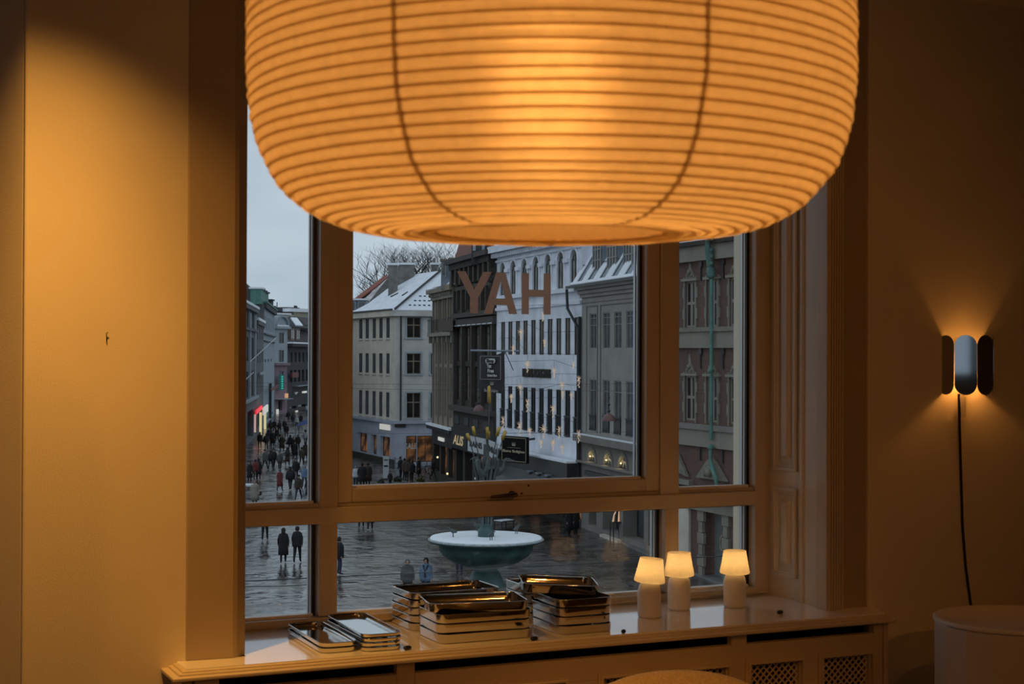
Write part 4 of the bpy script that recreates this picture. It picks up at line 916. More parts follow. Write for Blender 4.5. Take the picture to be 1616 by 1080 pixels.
# ---------------- grey house with snowy mansard
b = Bld('grey_house', 'grey house with snow-striped mansard roof and fan-shaped lit shop lunettes', 918, 92, 1068, 76.6)
EZ = b.Z(1014, 441)
cols = [(930.5, 941.3), (951.3, 962.4), (969, 980.7), (988, 1000), (1011, 1023), (1032, 1045)]
r1 = (b.Z(994, 550.5), b.Z(994, 490.3)); r2_ = (b.Z(994, 689), b.Z(994, 602)); zc_ = b.Z(1014, 702.4)
for (p0, p1) in cols:
    b.win(b.U(p0), b.U(p1), r1[0], r1[1], frame='stone_grey', pane='grey_pane', nx=2, zbars=(.66, .86), rec=.04, fw=.06, mw=.04)
    o = b.win(b.U(p0), b.U(p1), r2_[0], r2_[1], frame='stone_grey', pane='grey_pane', nx=2, zbars=(.78,), rec=.04, fw=.06, mw=.04); wW = b.U(p1)-b.U(p0)
    m = MB()
    for j in range(5):
        x = wW*(j+.5)/5; m.box(x-wW*.045, x+wW*.045, -.08, -.06, 0, .9)
        if j < 4: m.prism([(x+wW*.1, -.08, .02), (x+wW*.17, -.08, .45), (x+wW*.1, -.08, .88), (x+wW*.03, -.08, .45)], (0, .03, 0))
    m.box(0, wW, -.10, -.06, .86, .93); m.box(0, wW, -.10, -.06, .0, .05); m.build('railing', 'iron', o)
lun = [(935.5, 729.5, 711.5), (961, 735.5, 716), (984, 740.5, 719.5), (1010.5, 746.5, 724.5), (1040, 754, 730)]
mat('lunette_pane', (.09, .09, .07), .3, col2=(.20, .19, .13), scale=6)
for (p, y0, y1) in lun:
    uc = b.U(p); arch_window(b, uc, 1.08*1.32, b.Z(p, y0), b.Z(p, y1), 'lunette_pane', 'iron', 'stone_warm', ring=.20)
    u_, z_ = b.uz(p-4, y0-9); MB().ball((u_, .0, z_), .05, 6).build('lunette_lamp', 'lamp_spot', b.root)
    l = lamp_light('lunette_light', (u_+.05, -.12, z_+.02), 3.5, .08, b.root, (1.0, .80, .42))
zw0, zw1 = .35, b.Z(1000, 760)-.4
for (p0, p1) in ((930, 942), (952, 978), (984, 1017), (1024, 1052)): b.win(b.U(p0), b.U(p1), zw0, zw1, pane='grey_pane', frame='stone_dark', rec=.8, nx=1, fw=.08)
b.wall('stone_grey', 0, b.W, zc_, EZ, 6); b.wall('stone_warm', 0, b.W, 0, zc_, 1.2, name='shop_front')
b.box('main_cornice', 'stone_grey', -.1, b.W, -.45, .2, EZ-.2, EZ); b.box('cornice_step', 'stone_grey', 0, b.W, -.28, 0, EZ-.42, EZ-.22); b.box('cornice_step', 'stone_grey', 0, b.W, -.14, 0, EZ-.62, EZ-.42); b.box('belt_line', 'stone_warm', 0, b.W, -.04, 0, b.Z(996, 471.5), b.Z(996, 470))
b.box('string_course', 'stone_warm', 0, b.W, -.55, 0, zc_-.35, zc_+.05); b.box('course_snow', 'snow', 0, b.W, -.55, -.1, zc_+.05, zc_+.08); b.box('lower_course', 'stone_warm', 0, b.W, -.35, 0, b.Z(1010, 750), b.Z(1010, 747)); b.box('shop_fascia', 'iron', b.U(928), b.U(1052), -.2, .3, b.Z(1000, 768), b.Z(1000, 760))
for (p0, p1) in ((926.5, 943), (948.5, 1003), (1008.5, 1050)):
    zt0 = b.Z(1000, 477.5); t = .05
    m = MB(); a, e = b.U(p0), b.U(p1); m.box(a-t, a, -.05, 0, zc_+.2, zt0); m.box(e, e+t, -.05, 0, zc_+.2, zt0); m.box(a-t, e+t, -.05, 0, zt0, zt0+t); m.build('panel_frame', 'stone_warm', b.root)
for p in (915.5,): 
    q = MB(); q.tube([(b.U(908), -.55, EZ-.05), (b.U(908), -.5, EZ-1.2), (b.U(917.5), -.2, EZ-2.4), (b.U(917.5), -.2, .3)], .09, 8); q.build('downpipe', 'iron', b.root)
b.box('gutter', 'iron', -.9, b.W, -.75, -.58, EZ-.05, EZ+.10)
# mansard: a sloping slab with alternating snow strips and dark standing seams
def rp(u, t): return Vector((u, -.45+t*2.6, EZ+.12+t*4.4))     # u along the eaves, t up the slope
m = MB(); m.prism([rp(-.8, 0), rp(b.W, 0), rp(b.W, 1), rp(-.8, 1)], (0, .3, -.1)); rf = m.build('roof', 'zinc', b.root)
k = 0; u_ = -.6
for u_ in [(-.5, .35), (1.35, 2.4), (3.55, 4.6), (5.7, 6.8), (7.9, 9.0), (10.2, 11.2), (12.4, 13.4)]:
    MB().prism([rp(u_[0], .01)+Vector((0, -.03, .02)), rp(u_[1], .01)+Vector((0, -.03, .02)), rp(u_[1]+.2, .62)+Vector((0, -.03, .02)), rp(u_[0]+.2, .62)+Vector((0, -.03, .02))], (0, -.03, .05)).build('snow_strip', 'snow', rf)
    MB().tube([rp(u_[0]+.2, .25)+Vector((0, -.12, .1)), rp(u_[1]-.1, .25)+Vector((0, -.12, .1))], .025, 5).build('snow_guard', 'iron', rf)
MB().prism([rp(-.8, 0)+Vector((0, -.04, 0)), rp(b.W, 0)+Vector((0, -.04, 0)), rp(b.W, .035)+Vector((0, -.04, 0)), rp(-.8, .035)+Vector((0, -.04, 0))], (0, -.04, .06)).build('eaves_snow', 'snow', rf)
for (u0_, u1_) in ((2.05, 3.75), (4.75, 6.5), (7.6, 9.2)):
    z0_ = EZ+.75; h = 2.6; yf = .05
    o = MB().box(u0_, u1_, yf, yf+2.6, z0_, z0_+h).build('dormer', 'zinc', b.root); MB().box(u0_-.15, u1_+.12, yf-.22, yf+2.6, z0_+h, z0_+h+.22).build('dormer_cornice', 'slate', o); MB().box(u0_-.12, u1_+.1, yf-.2, yf+2.6, z0_+h+.22, z0_+h+.34).build('dormer_snow', 'snow', o)
    MB().box(u0_+.12, u1_-.12, yf-.03, yf, z0_+.2, z0_+h-.2).build('dormer_pane', 'grey_pane', o)
    m = MB()
    for j in range(4): x = u0_+.08+j*(u1_-u0_-.24)/3; m.box(x, x+.09, yf-.08, yf-.02, z0_, z0_+h)
    for j in range(5): z = z0_+.1+j*(h-.2)/4; m.box(u0_, u1_, yf-.07, yf-.02, z-.04, z+.04)
    m.build('dormer_bars', 'stone_grey', o)
b.box('firewall', 'stone_warm', -.3, .1, 1.2, 8, EZ-1, EZ+5.5)
# lit display niche with vases on a stand, at the far right of the shop front
nu, nz0 = b.U(975), 0
dz = empty('display_stand', (0, 0, 0), 0, 'slim iron stand with lit branching candle lights in the grey shop window', 'display stand')
q = gnd(972.5, 856); s = .30; M = Matrix.Translation(q); h = atD(972.5, 825, (q-EYE).dot(FW)).z-ZG
m = MB()
for sx in (-1, 1):
    for sy in (-1, 1): m.tube([(sx*s*.9, sy*s*.6, 0), (sx*s*.9, sy*s*.6, h)], .035, 6)
m.box(-s*1.1, s*1.1, -s*.8, s*.8, h, h+.05); m.xf(M).build('stand_frame', 'iron', dz)
m = MB(); m.tube([(-.2, 0, h+.05), (-.12, 0, h+.5)], [.06, .03], 8); m.tube([(.15, 0, h+.05), (.16, 0, h+.6)], [.06, .03], 8); m.tube([(-.1, 0, h+.45), (.05, 0, h+.8), (.22, 0, h+1.0)], [.04, .03, .04], 8); m.ball((.22, 0, h+1.05), .06, 5); m.xf(M).build('candle_branch', mat('candle', (.6, .5, .4), .5, emit=(1, .55, .28), estr=.4), dz)
b.box('display_plinth', 'stucco_beige', b.U(955), b.U(983), -.3, .4, 0, .14)

# ---------------- brick town house with stone dressings
b = Bld('brick_house', 'red brick town house with stone window crosses, pediments and a green copper pipe', 1062, 74.6, 1192, 67.5)
Zb = lambda px, py: b.Z(px, py)
s1, s2 = Zb(1120, 520), Zb(1120, 675); ct = Zb(1120, 385)
wins = [(1081, 1099.5), (1115.5, 1133.5), (1151.6, 1171)]; wus = [b.U((p+q)/2) for p, q in wins]; st2 = (wus[2]-wus[0])/2; wW = b.U(1133.5)-b.U(1115.5)
R1 = (s1+.12, Zb(1124, 441)); R2 = (s2+.25, Zb(1124, 594.5))
for k in range(-1, 4):
    uc = wus[0]+k*st2
    if uc-wW/2 < .1 or uc+wW/2 > b.W-.1: continue
    for (z0, z1) in (R1, R2):
        o = b.win(uc-wW/2, uc+wW/2, z0, z1, frame='sandstone', pane='dark_pane', nx=2, zbars=(.52,), rec=.05, fw=.09, mw=.13)
        m = MB()
        for sx in (-1, 1):      # toothed stone quoins
            for j in range(5):
                zz = z0-.1+(z1-z0+.3)*j/5; wd = .17 if j % 2 else .07; x0 = wW/2*sx; m.box(*sorted((wW/2+x0, wW/2+x0+sx*wd)), -.12, -.05, zz-z0, zz-z0+(z1-z0+.3)/5)
        m.box(-.22, wW+.22, -.18, -.03, z1-z0, z1-z0+.12); m.build('quoin', 'sandstone', o)
        pz = z1-z0+.14; pm = MB(); pm.prism([(wW*.08, -.12, pz), (wW*.92, -.12, pz), (wW*.75, -.12, pz+.28), (wW*.62, -.12, pz+.42), (wW*.58, -.12, pz+.75), (wW*.5, -.12, pz+.9), (wW*.42, -.12, pz+.75), (wW*.38, -.12, pz+.42), (wW*.25, -.12, pz+.28)], (0, .08, 0)); pm.ball((wW*.5, -.13, pz+.28), .13, 6); pm.ball((wW*.3, -.12, pz+.13), .09, 5); pm.ball((wW*.7, -.12, pz+.13), .09, 5); pm.build('pediment', mat('carved_stone', (.20, .185, .145), .8, var=.2, scale=5), o)
    for zz in (ct-1.1, s1-1.25, s2-1.0):
        m = MB(); x = uc+st2*.5; m.tube([(x, -.06, zz-.55), (x, -.08, zz+.15)], .045, 6); m.prism([(x-.02, -.1, zz), (x+.14, -.1, zz+.12), (x+.12, -.1, zz+.38), (x, -.1, zz+.52), (x-.12, -.1, zz+.38), (x-.14, -.1, zz+.12)], (0, .06, 0)); m.build('wall_anchor', 'iron', b.root)
    # dormer row stones above the cornice
    m = MB(); m.prism([(uc+.6, -.2, ct+.2), (uc+.9, -.2, ct+.2), (uc+.98, -.2, ct+.5), (uc+.75, -.2, ct+.8), (uc+.52, -.2, ct+.5)], (0, .1, 0)); m.build('stone_boss', 'carved_stone', b.root)
# ground floor: shop window, pediment, door
u1_, u2_ = b.U(1070), b.U(1094); zd = Zb(1100, 760)
b.win(b.U(1117), b.U(1147.5), .25, Zb(1130, 806), frame='copper_green', pane='dark_pane', rec=.5, nx=2, fw=.1) if False else None
b.holes.append((b.U(1113), b.U(1148), .0, Zb(1130, 808)))
m = MB(); dw = (b.U(1147.5)-b.U(1116.5))/2; dh = Zb(1130, 809)
mat('door_green', (.15, .175, .165), .5, var=.08, scale=2)
for k in (0, 1):
    o = MB().box(b.U(1115)+k*dw, b.U(1115)+(k+1)*dw-.02, .45, .52, 0.05, dh).build('door_leaf', 'door_green', b.root)
    for j in range(3): MB().box(b.U(1115)+k*dw+.14, b.U(1115)+(k+1)*dw-.14, .42, .45, .3+j*dh*.31, .3+j*dh*.31+dh*.24).build('door_panel', 'door_green', o)
    x = b.U(1115)+dw+(.12 if k else -.12); hm = MB(); hm.tube([(x, .42, 1.3), (x+(.10 if k else -.10), .36, 1.45), (x+(.10 if k else -.10), .36, 1.85), (x, .42, 2.0)], .028, 8); hm.build('door_handle', mat('brass', (.6, .52, .38), .25, metal=1.0), o)
b.wall('red_brick', 0, b.W, 0, ct+3.5, .8)
b.box('string_course', 'sandstone', 0, b.W, -.2, 0, s1-.85, s1); b.box('course_ledge', 'carved_stone', 0, b.W, -.32, 0, s1-.1, s1+.1); b.box('string_course', 'sandstone', 0, b.W, -.2, 0, s2-.9, s2); b.box('course_ledge', 'stone_warm', 0, b.W, -.32, 0, s2-.12, s2+.12); b.box('main_cornice', 'sandstone', 0, b.W, -.3, 0, ct-.75, ct); b.box('cornice_ledge', 'stone_dark', 0, b.W, -.5, 0, ct-.05, ct+.15); b.box('cornice_snow', 'snow', 0, b.W, -.5, -.1, ct+.15, ct+.19)
for (p0, p1) in ((1062, 1094.5), (1152, 1190)):      # stone and shop-front band at street level
    b.box('corner_pier', 'stucco_beige', b.U(p0), b.U(1091), -.12, .0, 0, Zb(1130, 800)) if p0 < 1100 else b.box('corner_pier', 'sandstone', b.U(1165), b.U(1172), -.12, 0, 0, Zb(1130, 800))
for sx, p in ((-1, 1110), (1, 1149)):
    m = MB()
    for j in range(6): m.box(b.U(p)-(.3 if j % 2 else .18), b.U(p)+(.3 if j % 2 else .18), -.14, 0, j*dh/6, (j+1)*dh/6-.03)
    m.build('door_quoin', 'sandstone', b.root)
b.box('door_lintel', 'sandstone', b.U(1088), b.U(1185), -.3, .2, dh, dh+.55); b.box('canopy', mat('canopy_zinc', (.12, .135, .16), .5), b.U(1105), b.U(1190), -.6, 0, dh+.55, dh+.9)
b.win(b.U(1072), b.U(1087), Zb(1080, 778), Zb(1080, 764), pane='dark_pane', frame='sandstone')
b.box('window_head', 'sandstone', b.U(1068), b.U(1095), -.25, 0, Zb(1080, 764), Zb(1080, 756))
m = MB(); uA, uB, zP = b.U(1104), b.U(1152), Zb(1128, 757); zQ = Zb(1128, 722)
m.prism([(uA, -.2, zP), (uB, -.2, zP), ((uA+uB)/2+.4, -.2, zP+(zQ-zP)*.8), ((uA+uB)/2, -.2, zQ), ((uA+uB)/2-.4, -.2, zP+(zQ-zP)*.8)], (0, .15, 0)); o = m.build('door_pediment', 'carved_stone', b.root)
m = MB()
for k in range(9): a_ = PI*(k+.5)/9; m.ball(((uA+uB)/2+.45*math.cos(a_), -.24, zP+.16+.34*math.sin(a_)), .10, 5)
m.ball(((uA+uB)/2, -.26, zP+.3), .2, 6); m.build('carved_relief', 'sandstone', o)
m = MB(); m.prism([(b.U(1066), -.2, zP+.2), (b.U(1090), -.2, zP-.05), (b.U(1074), -.2, zP+1.0)], (0, .15, 0)); m.build('window_pediment', 'carved_stone', b.root)
text('ROYAL COPENHAGEN', .52, 'iron', b.root, (b.U(1112), -.05, Zb(1112, 700)), width=(b.U(1172)-b.U(1076))*1.42, bold=.02, depth=.04)
# green copper pipe with a carved swan-neck head and a curled foot
pu = b.U(1133.5)
m = MB(); m.tube([(pu, -.35, Zb(1133, 747)+1.5), (pu, -.35, Zb(1133, 600)), (pu, -.35, Zb(1133, 437))], .085, 10); o = m.build('copper_pipe', 'copper_green', b.root)
m = MB(); zz = Zb(1134, 436); m.ball((pu, -.38, zz+.05), .2, 7); m.lathe([(.16, 0), (.22, .15), (.2, .35), (.1, .42)], 10, c=(pu, -.38, zz)); m.tube([(pu, -.40, zz+.4), (pu+.08, -.5, zz+.9), (pu+.0, -.55, zz+1.3), (pu+.15, -.6, zz+1.62), (pu+.42, -.62, zz+1.75), (pu+.55, -.62, zz+1.6)], [.16, .2, .14, .12, .13, .10], 9)
for k in range(7): m.ball((pu+.08+.14*math.cos(k*2.1), -.48, zz+.55+k*.1), .1, 5)
m.build('dragon_head', mat('copper_dark', (.07, .15, .13), .65, var=.3, scale=3), o)
m = MB(); zz = Zb(1133, 706); m.ball((pu, -.38, zz), .15, 6); m.tube([(pu, -.38, zz), (pu, -.38, zz-.6), (pu+.3, -.42, zz-1.0), (pu+.65, -.46, zz-1.35), (pu+.7, -.46, zz-1.8)], [.09, .08, .10, .10, .06], 9); m.ball((pu, -.38, Zb(1133, 585)), .13, 6); m.build('pipe_ornament', 'copper_green', o)
# ---------------- the shopping street on the left
b = Bld('street_house', 'grey stone house with tall windows and snow ledge, leftmost in the street', 360, 142, 405, 192)
EZ = b.Z(405, 489)
for (p0, p1) in ((386, 392), (396.5, 400.5)):
    b.win(b.U(p0), b.U(p1), b.Z(400, 519), b.Z(400, 494), pane='grey_pane', frame='street_grey', nx=2, rec=.10); b.win(b.U(p0), b.U(p1), b.Z(400, 570), b.Z(400, 534), pane='dark_pane', frame='street_grey', nx=2, rec=.10); b.win(b.U(p0), b.U(p1), b.Z(400, 625), b.Z(400, 585), pane='dark_pane', frame='street_grey', nx=2, rec=.10)
b.win(b.U(380), b.U(400), .4, b.Z(400, 645), pane='dark_pane', rec=.4, nx=3)
b.wall('street_grey', 0, b.W, 0, EZ, 8); b.box('cornice', 'street_grey', 0, b.W, -.3, 0, EZ-.5, EZ); b.box('cornice_snow', 'snow', 0, b.W, -.35, 4, EZ, EZ+.3); b.box('belt_course', 'street_grey', 0, b.W, -.25, 0, b.Z(400, 524), b.Z(400, 520)); b.box('shop_cornice', 'street_pale', 0, b.W, -.3, 0, b.Z(404, 628), b.Z(404, 624))
for p in (393.8, 401.8): b.box('pilaster', 'street_light', b.U(p)-.6, b.U(p)+.6, -.15, 0, b.Z(404, 624), EZ-.8)
b.box('light_strip', mat('pink_light', (.6, .4, .4), .5, emit=(1, .55, .48), estr=.45), b.U(396)-.15, b.U(396)+.15, -.6, -.4, b.Z(396, 682), b.Z(396, 654))
b = Bld('street_house', 'narrow dark house with pilastered windows and red lit sign in the street', 405, 192, 416, 215)
EZ = b.Z(416, 511)
for p in (406.5, 409.2, 411.9, 414.4):
    for (y0, y1) in ((537, 518), (572, 552), (620, 590)): b.win(b.U(p)-.9, b.U(p)+.9, b.Z(413, y0), b.Z(413, y1), pane='dark_pane', frame='street_grey', rec=.10)
b.win(b.U(405.6), b.U(414.5), .4, b.Z(413, 648), pane='dark_pane', rec=.4)
b.wall('street_grey', 0, b.W, 0, EZ, 8); b.box('cornice', 'street_grey', 0, b.W, -.25, 0, EZ-.5, EZ); b.box('cornice_snow', 'snow', 0, b.W, -.3, 3, EZ, EZ+.35); b.box('name_board', 'street_light', b.U(406.5), b.U(413.5), -.4, -.2, b.Z(410, 591), b.Z(410, 587.5))
b.box('red_name_sign', 'red_sign', b.U(405.5, .4), b.U(414.8, .4), -.4, -.2, b.Z(410, 645), b.Z(410, 639.5))
for p in (405.9, 413.4): b.box('light_strip', 'strip_light', b.U(p)-.25, b.U(p)+.25, -.6, -.3, b.Z(410, 684), b.Z(410, 647))
b = Bld('street_house', 'tall pale blue house with green copper dormers in the street', 416, 215, 433, 257)
EZ = b.Z(433, 491)
for k in range(6):
    p = 417.8+k*2.6
    for (y0, y1) in ((523, 503),): b.win(b.U(p)-1.1, b.U(p)+1.1, b.Z(425, y0), b.Z(425, y1), pane='grey_pane', frame='street_light', rec=.2)
for k in range(3): b.win(b.U(418+k*4.6)-.4, b.U(418+k*4.6)+4.4, b.Z(425, 571.5), b.Z(425, 567), pane='dark_pane', frame='street_grey', rec=.2)
b.win(b.U(419), b.U(431), .4, b.Z(425, 655), pane='dark_pane', rec=.4, nx=3)
b.wall('street_pale', 0, b.W, 0, EZ, 1.0); b.box('cornice', 'copper_green', -.1, b.W, -.55, 0, EZ, EZ+.22); b.box('cornice_band', 'slate', -.1, b.W, -.4, 0, EZ-.7, EZ); b.box('belt_course', 'street_grey', 0, b.W, -.3, 0, b.Z(425, 530.5), b.Z(425, 528.5)); b.box('belt_course', 'street_grey', 0, b.W, -.25, 0, b.Z(425, 540.5), b.Z(425, 539))
P = lambda px, py, D: atD(px, py, D)
b.poly('firewall', mat('firewall_grey', (.085, .090, .095), .9, var=.2, scale=.4), [P(386, 520, 214), P(416, 520, 214), P(416, 484, 214), P(407, 468, 214), P(391, 450, 214), P(380, 440, 214)], .6)
b.poly('roof', 'slate', [P(416, 484.5, 215), P(433, 491, 257), P(424, 474, 262), P(391, 449.5, 216)], .4)
for (p0, p1, y0, y1, D) in ((395, 411.5, 456, 466, 213), (404, 412.5, 457, 474, 217), (410.5, 416, 460.5, 478, 222), (415.5, 420, 463, 480, 228), (420.5, 428, 474.5, 484, 245)):
    a, e = b.loc(P(p0, y1, D)), b.loc(P(p1, y1, D)); M = Matrix.Translation(a) @ Matrix.Rotation(-b.rz-YAW, 4, 'Z'); W, h = (e-a).length, (y1-y0)/2470*D
    o = MB().box(0, W, 0, 2.2, -1.2, h, M=M).build('dormer', 'copper_green' if p0 < 420 else 'slate', b.root); MB().box(-.2, W+.2, -.2, 2.4, h, h+.22, M=M).build('dormer_snow', 'snow' if p0 < 400 else 'slate', o)
b.box('lantern_sign', 'lit_sign', b.U(417, 1), b.U(423.8, 1), -1.0, -.8, b.Z(420, 642), b.Z(420, 632)); b.box('red_board', mat('dark_red', (.16, .04, .04), .7), b.U(417.5), b.U(430), -1.0, -.8, b.Z(424, 614), b.Z(424, 610.5)); b.box('downpipe', 'iron', b.U(423.5), b.U(423.5)+.5, -.5, -.1, .5, b.Z(424, 605))
b = Bld('street_house', 'light house with arched gable over a pink shop front in the street', 433, 259, 453.5, 263)
EZ = b.Z(453, 516.5); pk = b.Z(450, 574)
for (y0, y1, pn) in ((542, 525.5, 'dark_pane'), (571.5, 553, 'dark_pane')): b.win(b.U(440), b.U(448), b.Z(445, y0), b.Z(445, y1), pane=pn, frame='street_grey', nx=2, zbars=(.6,), rec=.10)
b.win(b.U(440), b.U(447.8), b.Z(445, 615), b.Z(445, 586), pane='dark_pane', frame='street_pink', nx=2, rec=.10); b.win(b.U(439.5), b.U(445.5), .6, b.Z(445, 632), pane='dark_pane', frame='street_pink', rec=.3)
b.wall('street_light', 0, b.W, pk, EZ, 6); b.wall('street_pink', 0, b.W, 0, pk, 6, name='shop_front'); b.box('cornice', 'street_light', -.2, b.W+.2, -.6, 0, EZ-.3, EZ+.1); b.box('shop_cornice', 'street_pink', -.2, b.W+.2, -.5, 0, pk-.3, pk+.1)
m = MB(); uc = (b.U(434)+b.U(452.5))/2; r = (b.U(452.5)-b.U(434))/2; n = 16
pts = [(uc+r*math.cos(PI*k/n), EZ+r*.85*math.sin(PI*k/n)) for k in range(n+1)]; o = MB().prism([(x, 0, z) for x, z in pts], (0, 1.0, 0)).build('arched_gable', 'street_light', b.root)
m = MB()
for k in range(n):
    a, e = pts[k], pts[k+1]; f = 1.16; g = lambda q: (uc+(q[0]-uc)*f, EZ+(q[1]-EZ)*f); A2, E2 = g(a), g(e); m.prism([(a[0], -.4, a[1]), (e[0], -.4, e[1]), (E2[0], -.4, E2[1]), (A2[0], -.4, A2[1])], (0, 1.2, 0))
m.build('arch_moulding', 'street_pale', o); b.box('gable_snow', 'snow', b.U(434), b.U(452), -.45, .2, EZ+.1, EZ+.3)
sg = b.box('vertical_sign', mat('green_sign', (.01, .10, .09), .5, emit=(.0, .32, .26), estr=.10), b.U(434.3), b.U(440), -1.0, -.7, b.Z(437, 616), b.Z(437, 591.5))
text('P\nA\nN\nD\nO\nR\nA', .9, 'green_letters', b.root, (0, 0, 0)) if False else None
mat('green_letters', (.0, .4, .32), .5, emit=(.05, .75, .58), estr=.45)
for k in range(6): MB().box(b.U(437)-.2, b.U(437)+.22, -1.06, -1.0, b.Z(437, 596+k*3.6), b.Z(437, 593.8+k*3.6)).build('sign_glyph', 'green_letters', sg)
b.box('bright_window', 'lit_sign', b.U(432), b.U(433.6), -.8, -.5, b.Z(433, 654), b.Z(433, 646)); b.box('flag_lamp', mat('orange_lamp', (.5, .3, .15), .5, emit=(1, .5, .25), estr=.45), b.U(442), b.U(445.3), -1.2, -.9, b.Z(444, 628), b.Z(444, 621)); b.box('shop_awning', 'street_light', b.U(433.5), b.U(450), -1.6, 0, b.Z(444, 630), b.Z(444, 629))
b = Bld('street_house', 'dark house with purple tiled mansard at the end of the street', 453.5, 268, 508, 305)
E1, E2 = b.Z(470, 543), b.Z(470, 517)
for k in range(7):
    p = 458+k*6.2; b.win(b.U(p), b.U(p+3.6), b.Z(470, 572), b.Z(470, 556), pane='grey_pane', frame='street_grey', rec=.2); b.win(b.U(p), b.U(p+3.6), b.Z(470, 603), b.Z(470, 584), pane='dark_pane', frame='street_dark', rec=.2)
for (p0, p1) in ((458, 468), (471, 483), (486, 498)): b.win(b.U(p0), b.U(p1), .4, b.Z(470, 640), pane='dark_pane', rec=.4, nx=2)
b.wall('street_dark', 0, b.W, 0, E1, 5); b.box('cornice', 'street_dark', 0, b.W, -.9, 0, E1-.5, E1); b.box('eaves_snow', 'snow', 0, b.W, -1.0, .5, E1, E1+.28)
rf = MB().prism([(0, 0, E1), (b.W, 0, E1), (b.W, 3, E2), (0, 3, E2)], (0, 1, 0)).build('roof', 'tile_purple', b.root)
MB().box(0, b.W, 2.2, 3.4, E2-.1, E2+.35).build('roof_snow', 'snow', rf)
for (p0, p1) in ((463, 469.5), (471.5, 478)): o = MB().box(b.U(p0), b.U(p1), .5, 4, E1+.6, E2-.1).build('dormer', mat('dormer_wood', (.11, .085, .07), .8, var=.2), b.root); [MB().box(b.U(p0)+.4+j*1.6, b.U(p0)+1.2+j*1.6, .42, .5, E1+.9, E2-.5).build('dormer_pane', 'dark_pane', o) for j in range(2)]
b.poly('upper_roof', 'slate', [P(455, 516, 280), P(500, 519.5, 305), P(498, 502.5, 312), P(456, 499, 290)], .5); b.poly('snow_patch', 'snow', [P(458.5, 502.5, 283), P(468, 503, 285), P(477.5, 515.3, 282), P(467, 514.5, 280)], .2); b.poly('rust_patch', 'tile_purple', [P(473, 504, 286), P(499, 505, 298), P(499, 515, 292), P(480, 514.5, 282)], .2)
b.box('lit_board', 'lit_sign', b.U(466), b.U(471.5), -1.5, -1.2, b.Z(468, 620.5), b.Z(468, 617.5)); m = MB().ball((b.U(455), -1.3, b.Z(455, 621.5)), .25, 6); m.build('round_sign', mat('pale_sign', (.6, .6, .58), .6), b.root); b.box('red_box', 'dark_red', b.U(453.5), b.U(463.5), -.9, -.6, b.Z(458, 596), b.Z(458, 588)); b.box('small_sign', 'lit_sign', b.U(457), b.U(460), -1.2, -1.0, b.Z(458, 650), b.Z(458, 648.2)); b.box('name_letters', 'pale_sign', b.U(459), b.U(464.5), -.7, -.6, b.Z(461, 620.8), b.Z(461, 619.3)); b.box('shop_ledge', 'zinc', b.U(462), b.U(494), -1.0, 0, b.Z(470, 609.5), b.Z(470, 608.5))
b = Bld('far_block', 'distant ochre block with snowy flat roof above the street', 430, 400, 520, 420)
z0_, z1_ = b.Z(480, 506), b.Z(480, 493)
b.box('wall', 'far_ochre', b.U(463), b.W, 0, 12, 0, z1_); b.box('low_wall', 'stucco_pale', 0, b.U(463), 0, 8, 0, b.Z(450, 497)); b.box('roof_snow', 'snow', b.U(455), b.W, -.6, 12, z1_, z1_+.9); b.box('roof_snow', 'snow', 0, b.U(457), -.6, 8, b.Z(450, 497), b.Z(450, 494.5))
for (p0, p1, y0, y1) in ((452, 465, 489.5, 486.5), (463, 474, 489, 485), (476, 482, 490, 485.2), (488, 497, 493, 487)): b.box('roof_unit', 'slate', b.U(p0), b.U(p1), 2, 6, z1_, b.Z(470, y1))
m = MB(); m.tube([(b.U(451), 3, z1_-2), (b.U(451), 3, b.Z(451, 477))], .12, 5); m.tube([(b.U(478), 3, z1_), (b.U(480.5), 3, b.Z(480, 483))], .5, 6); m.build('antenna', 'slate', b.root)
for q in ((437.5, 488), (442, 487)): MB().ball((b.U(q[0]), 2, b.Z(*q)), .75, 6).build('satellite_dish', 'iron', b.root)

# ---------------- bare trees behind the corner house
mat('bark', (.035, .030, .027), .9, var=.2)
def tree(px, D, ytop, seed, label, spread=.55, levels=6):
    rnd = random.Random(seed); base = gp(px, D); H = atD(px, ytop, D).z-ZG
    root = empty('bare_tree', base, 0, label, 'tree', 'bare winter trees')
    T, Bm = MB(), MB()
    def grow(mb, p, d, ln, r, lv):
        pts = [p]; q = p.copy(); dd = d.copy(); n = 3
        for i in range(n): dd = (dd+Vector((rnd.uniform(-.16, .16), rnd.uniform(-.16, .16), .05))).normalized(); q = q+dd*ln/n; pts.append(q.copy())
        mb.tube(pts, [r*(1-.38*i/n) for i in range(n+1)], 5 if lv > 2 else (4 if lv > 1 else 3), caps=False)
        if lv <= 0: return
        for k in range(3 if lv > 1 else 4):
            a = rnd.uniform(0, 2*PI); t = rnd.uniform(.45, 1.0); st = p.lerp(q, t) if k else q
            nd = (dd*.9+Vector((math.cos(a)*spread*1.5, math.sin(a)*spread*1.5, rnd.uniform(-.05, .45)))).normalized(); grow(Bm, st, nd, ln*rnd.uniform(.58, .78), r*.52, lv-1)
    T.tube([(0, 0, 0), (.1, 0, H*.24), (.3, .1, H*.45)], [.5, .42, .34], 8); base_p = Vector((.3, .1, H*.43))
    for k in range(4): a = k*PI/2+rnd.uniform(-.4, .4); grow(Bm, base_p, Vector((math.cos(a)*.55, math.sin(a)*.55, 1)).normalized(), H*.21, .24, levels-1)
    T.build('trunk', 'bark', root); tag(Bm.build('branches', 'bark', root), kind='stuff')
tree(612, 190, 388, 3, 'smaller bare tree at the left end behind the chimneys', .7, 5)
tree(650, 185, 352, 11, 'tall bare tree directly behind the corner house chimneys', .6, 6)
tree(700, 192, 360, 5, 'bare tree behind the balcony house roof', .6, 6)

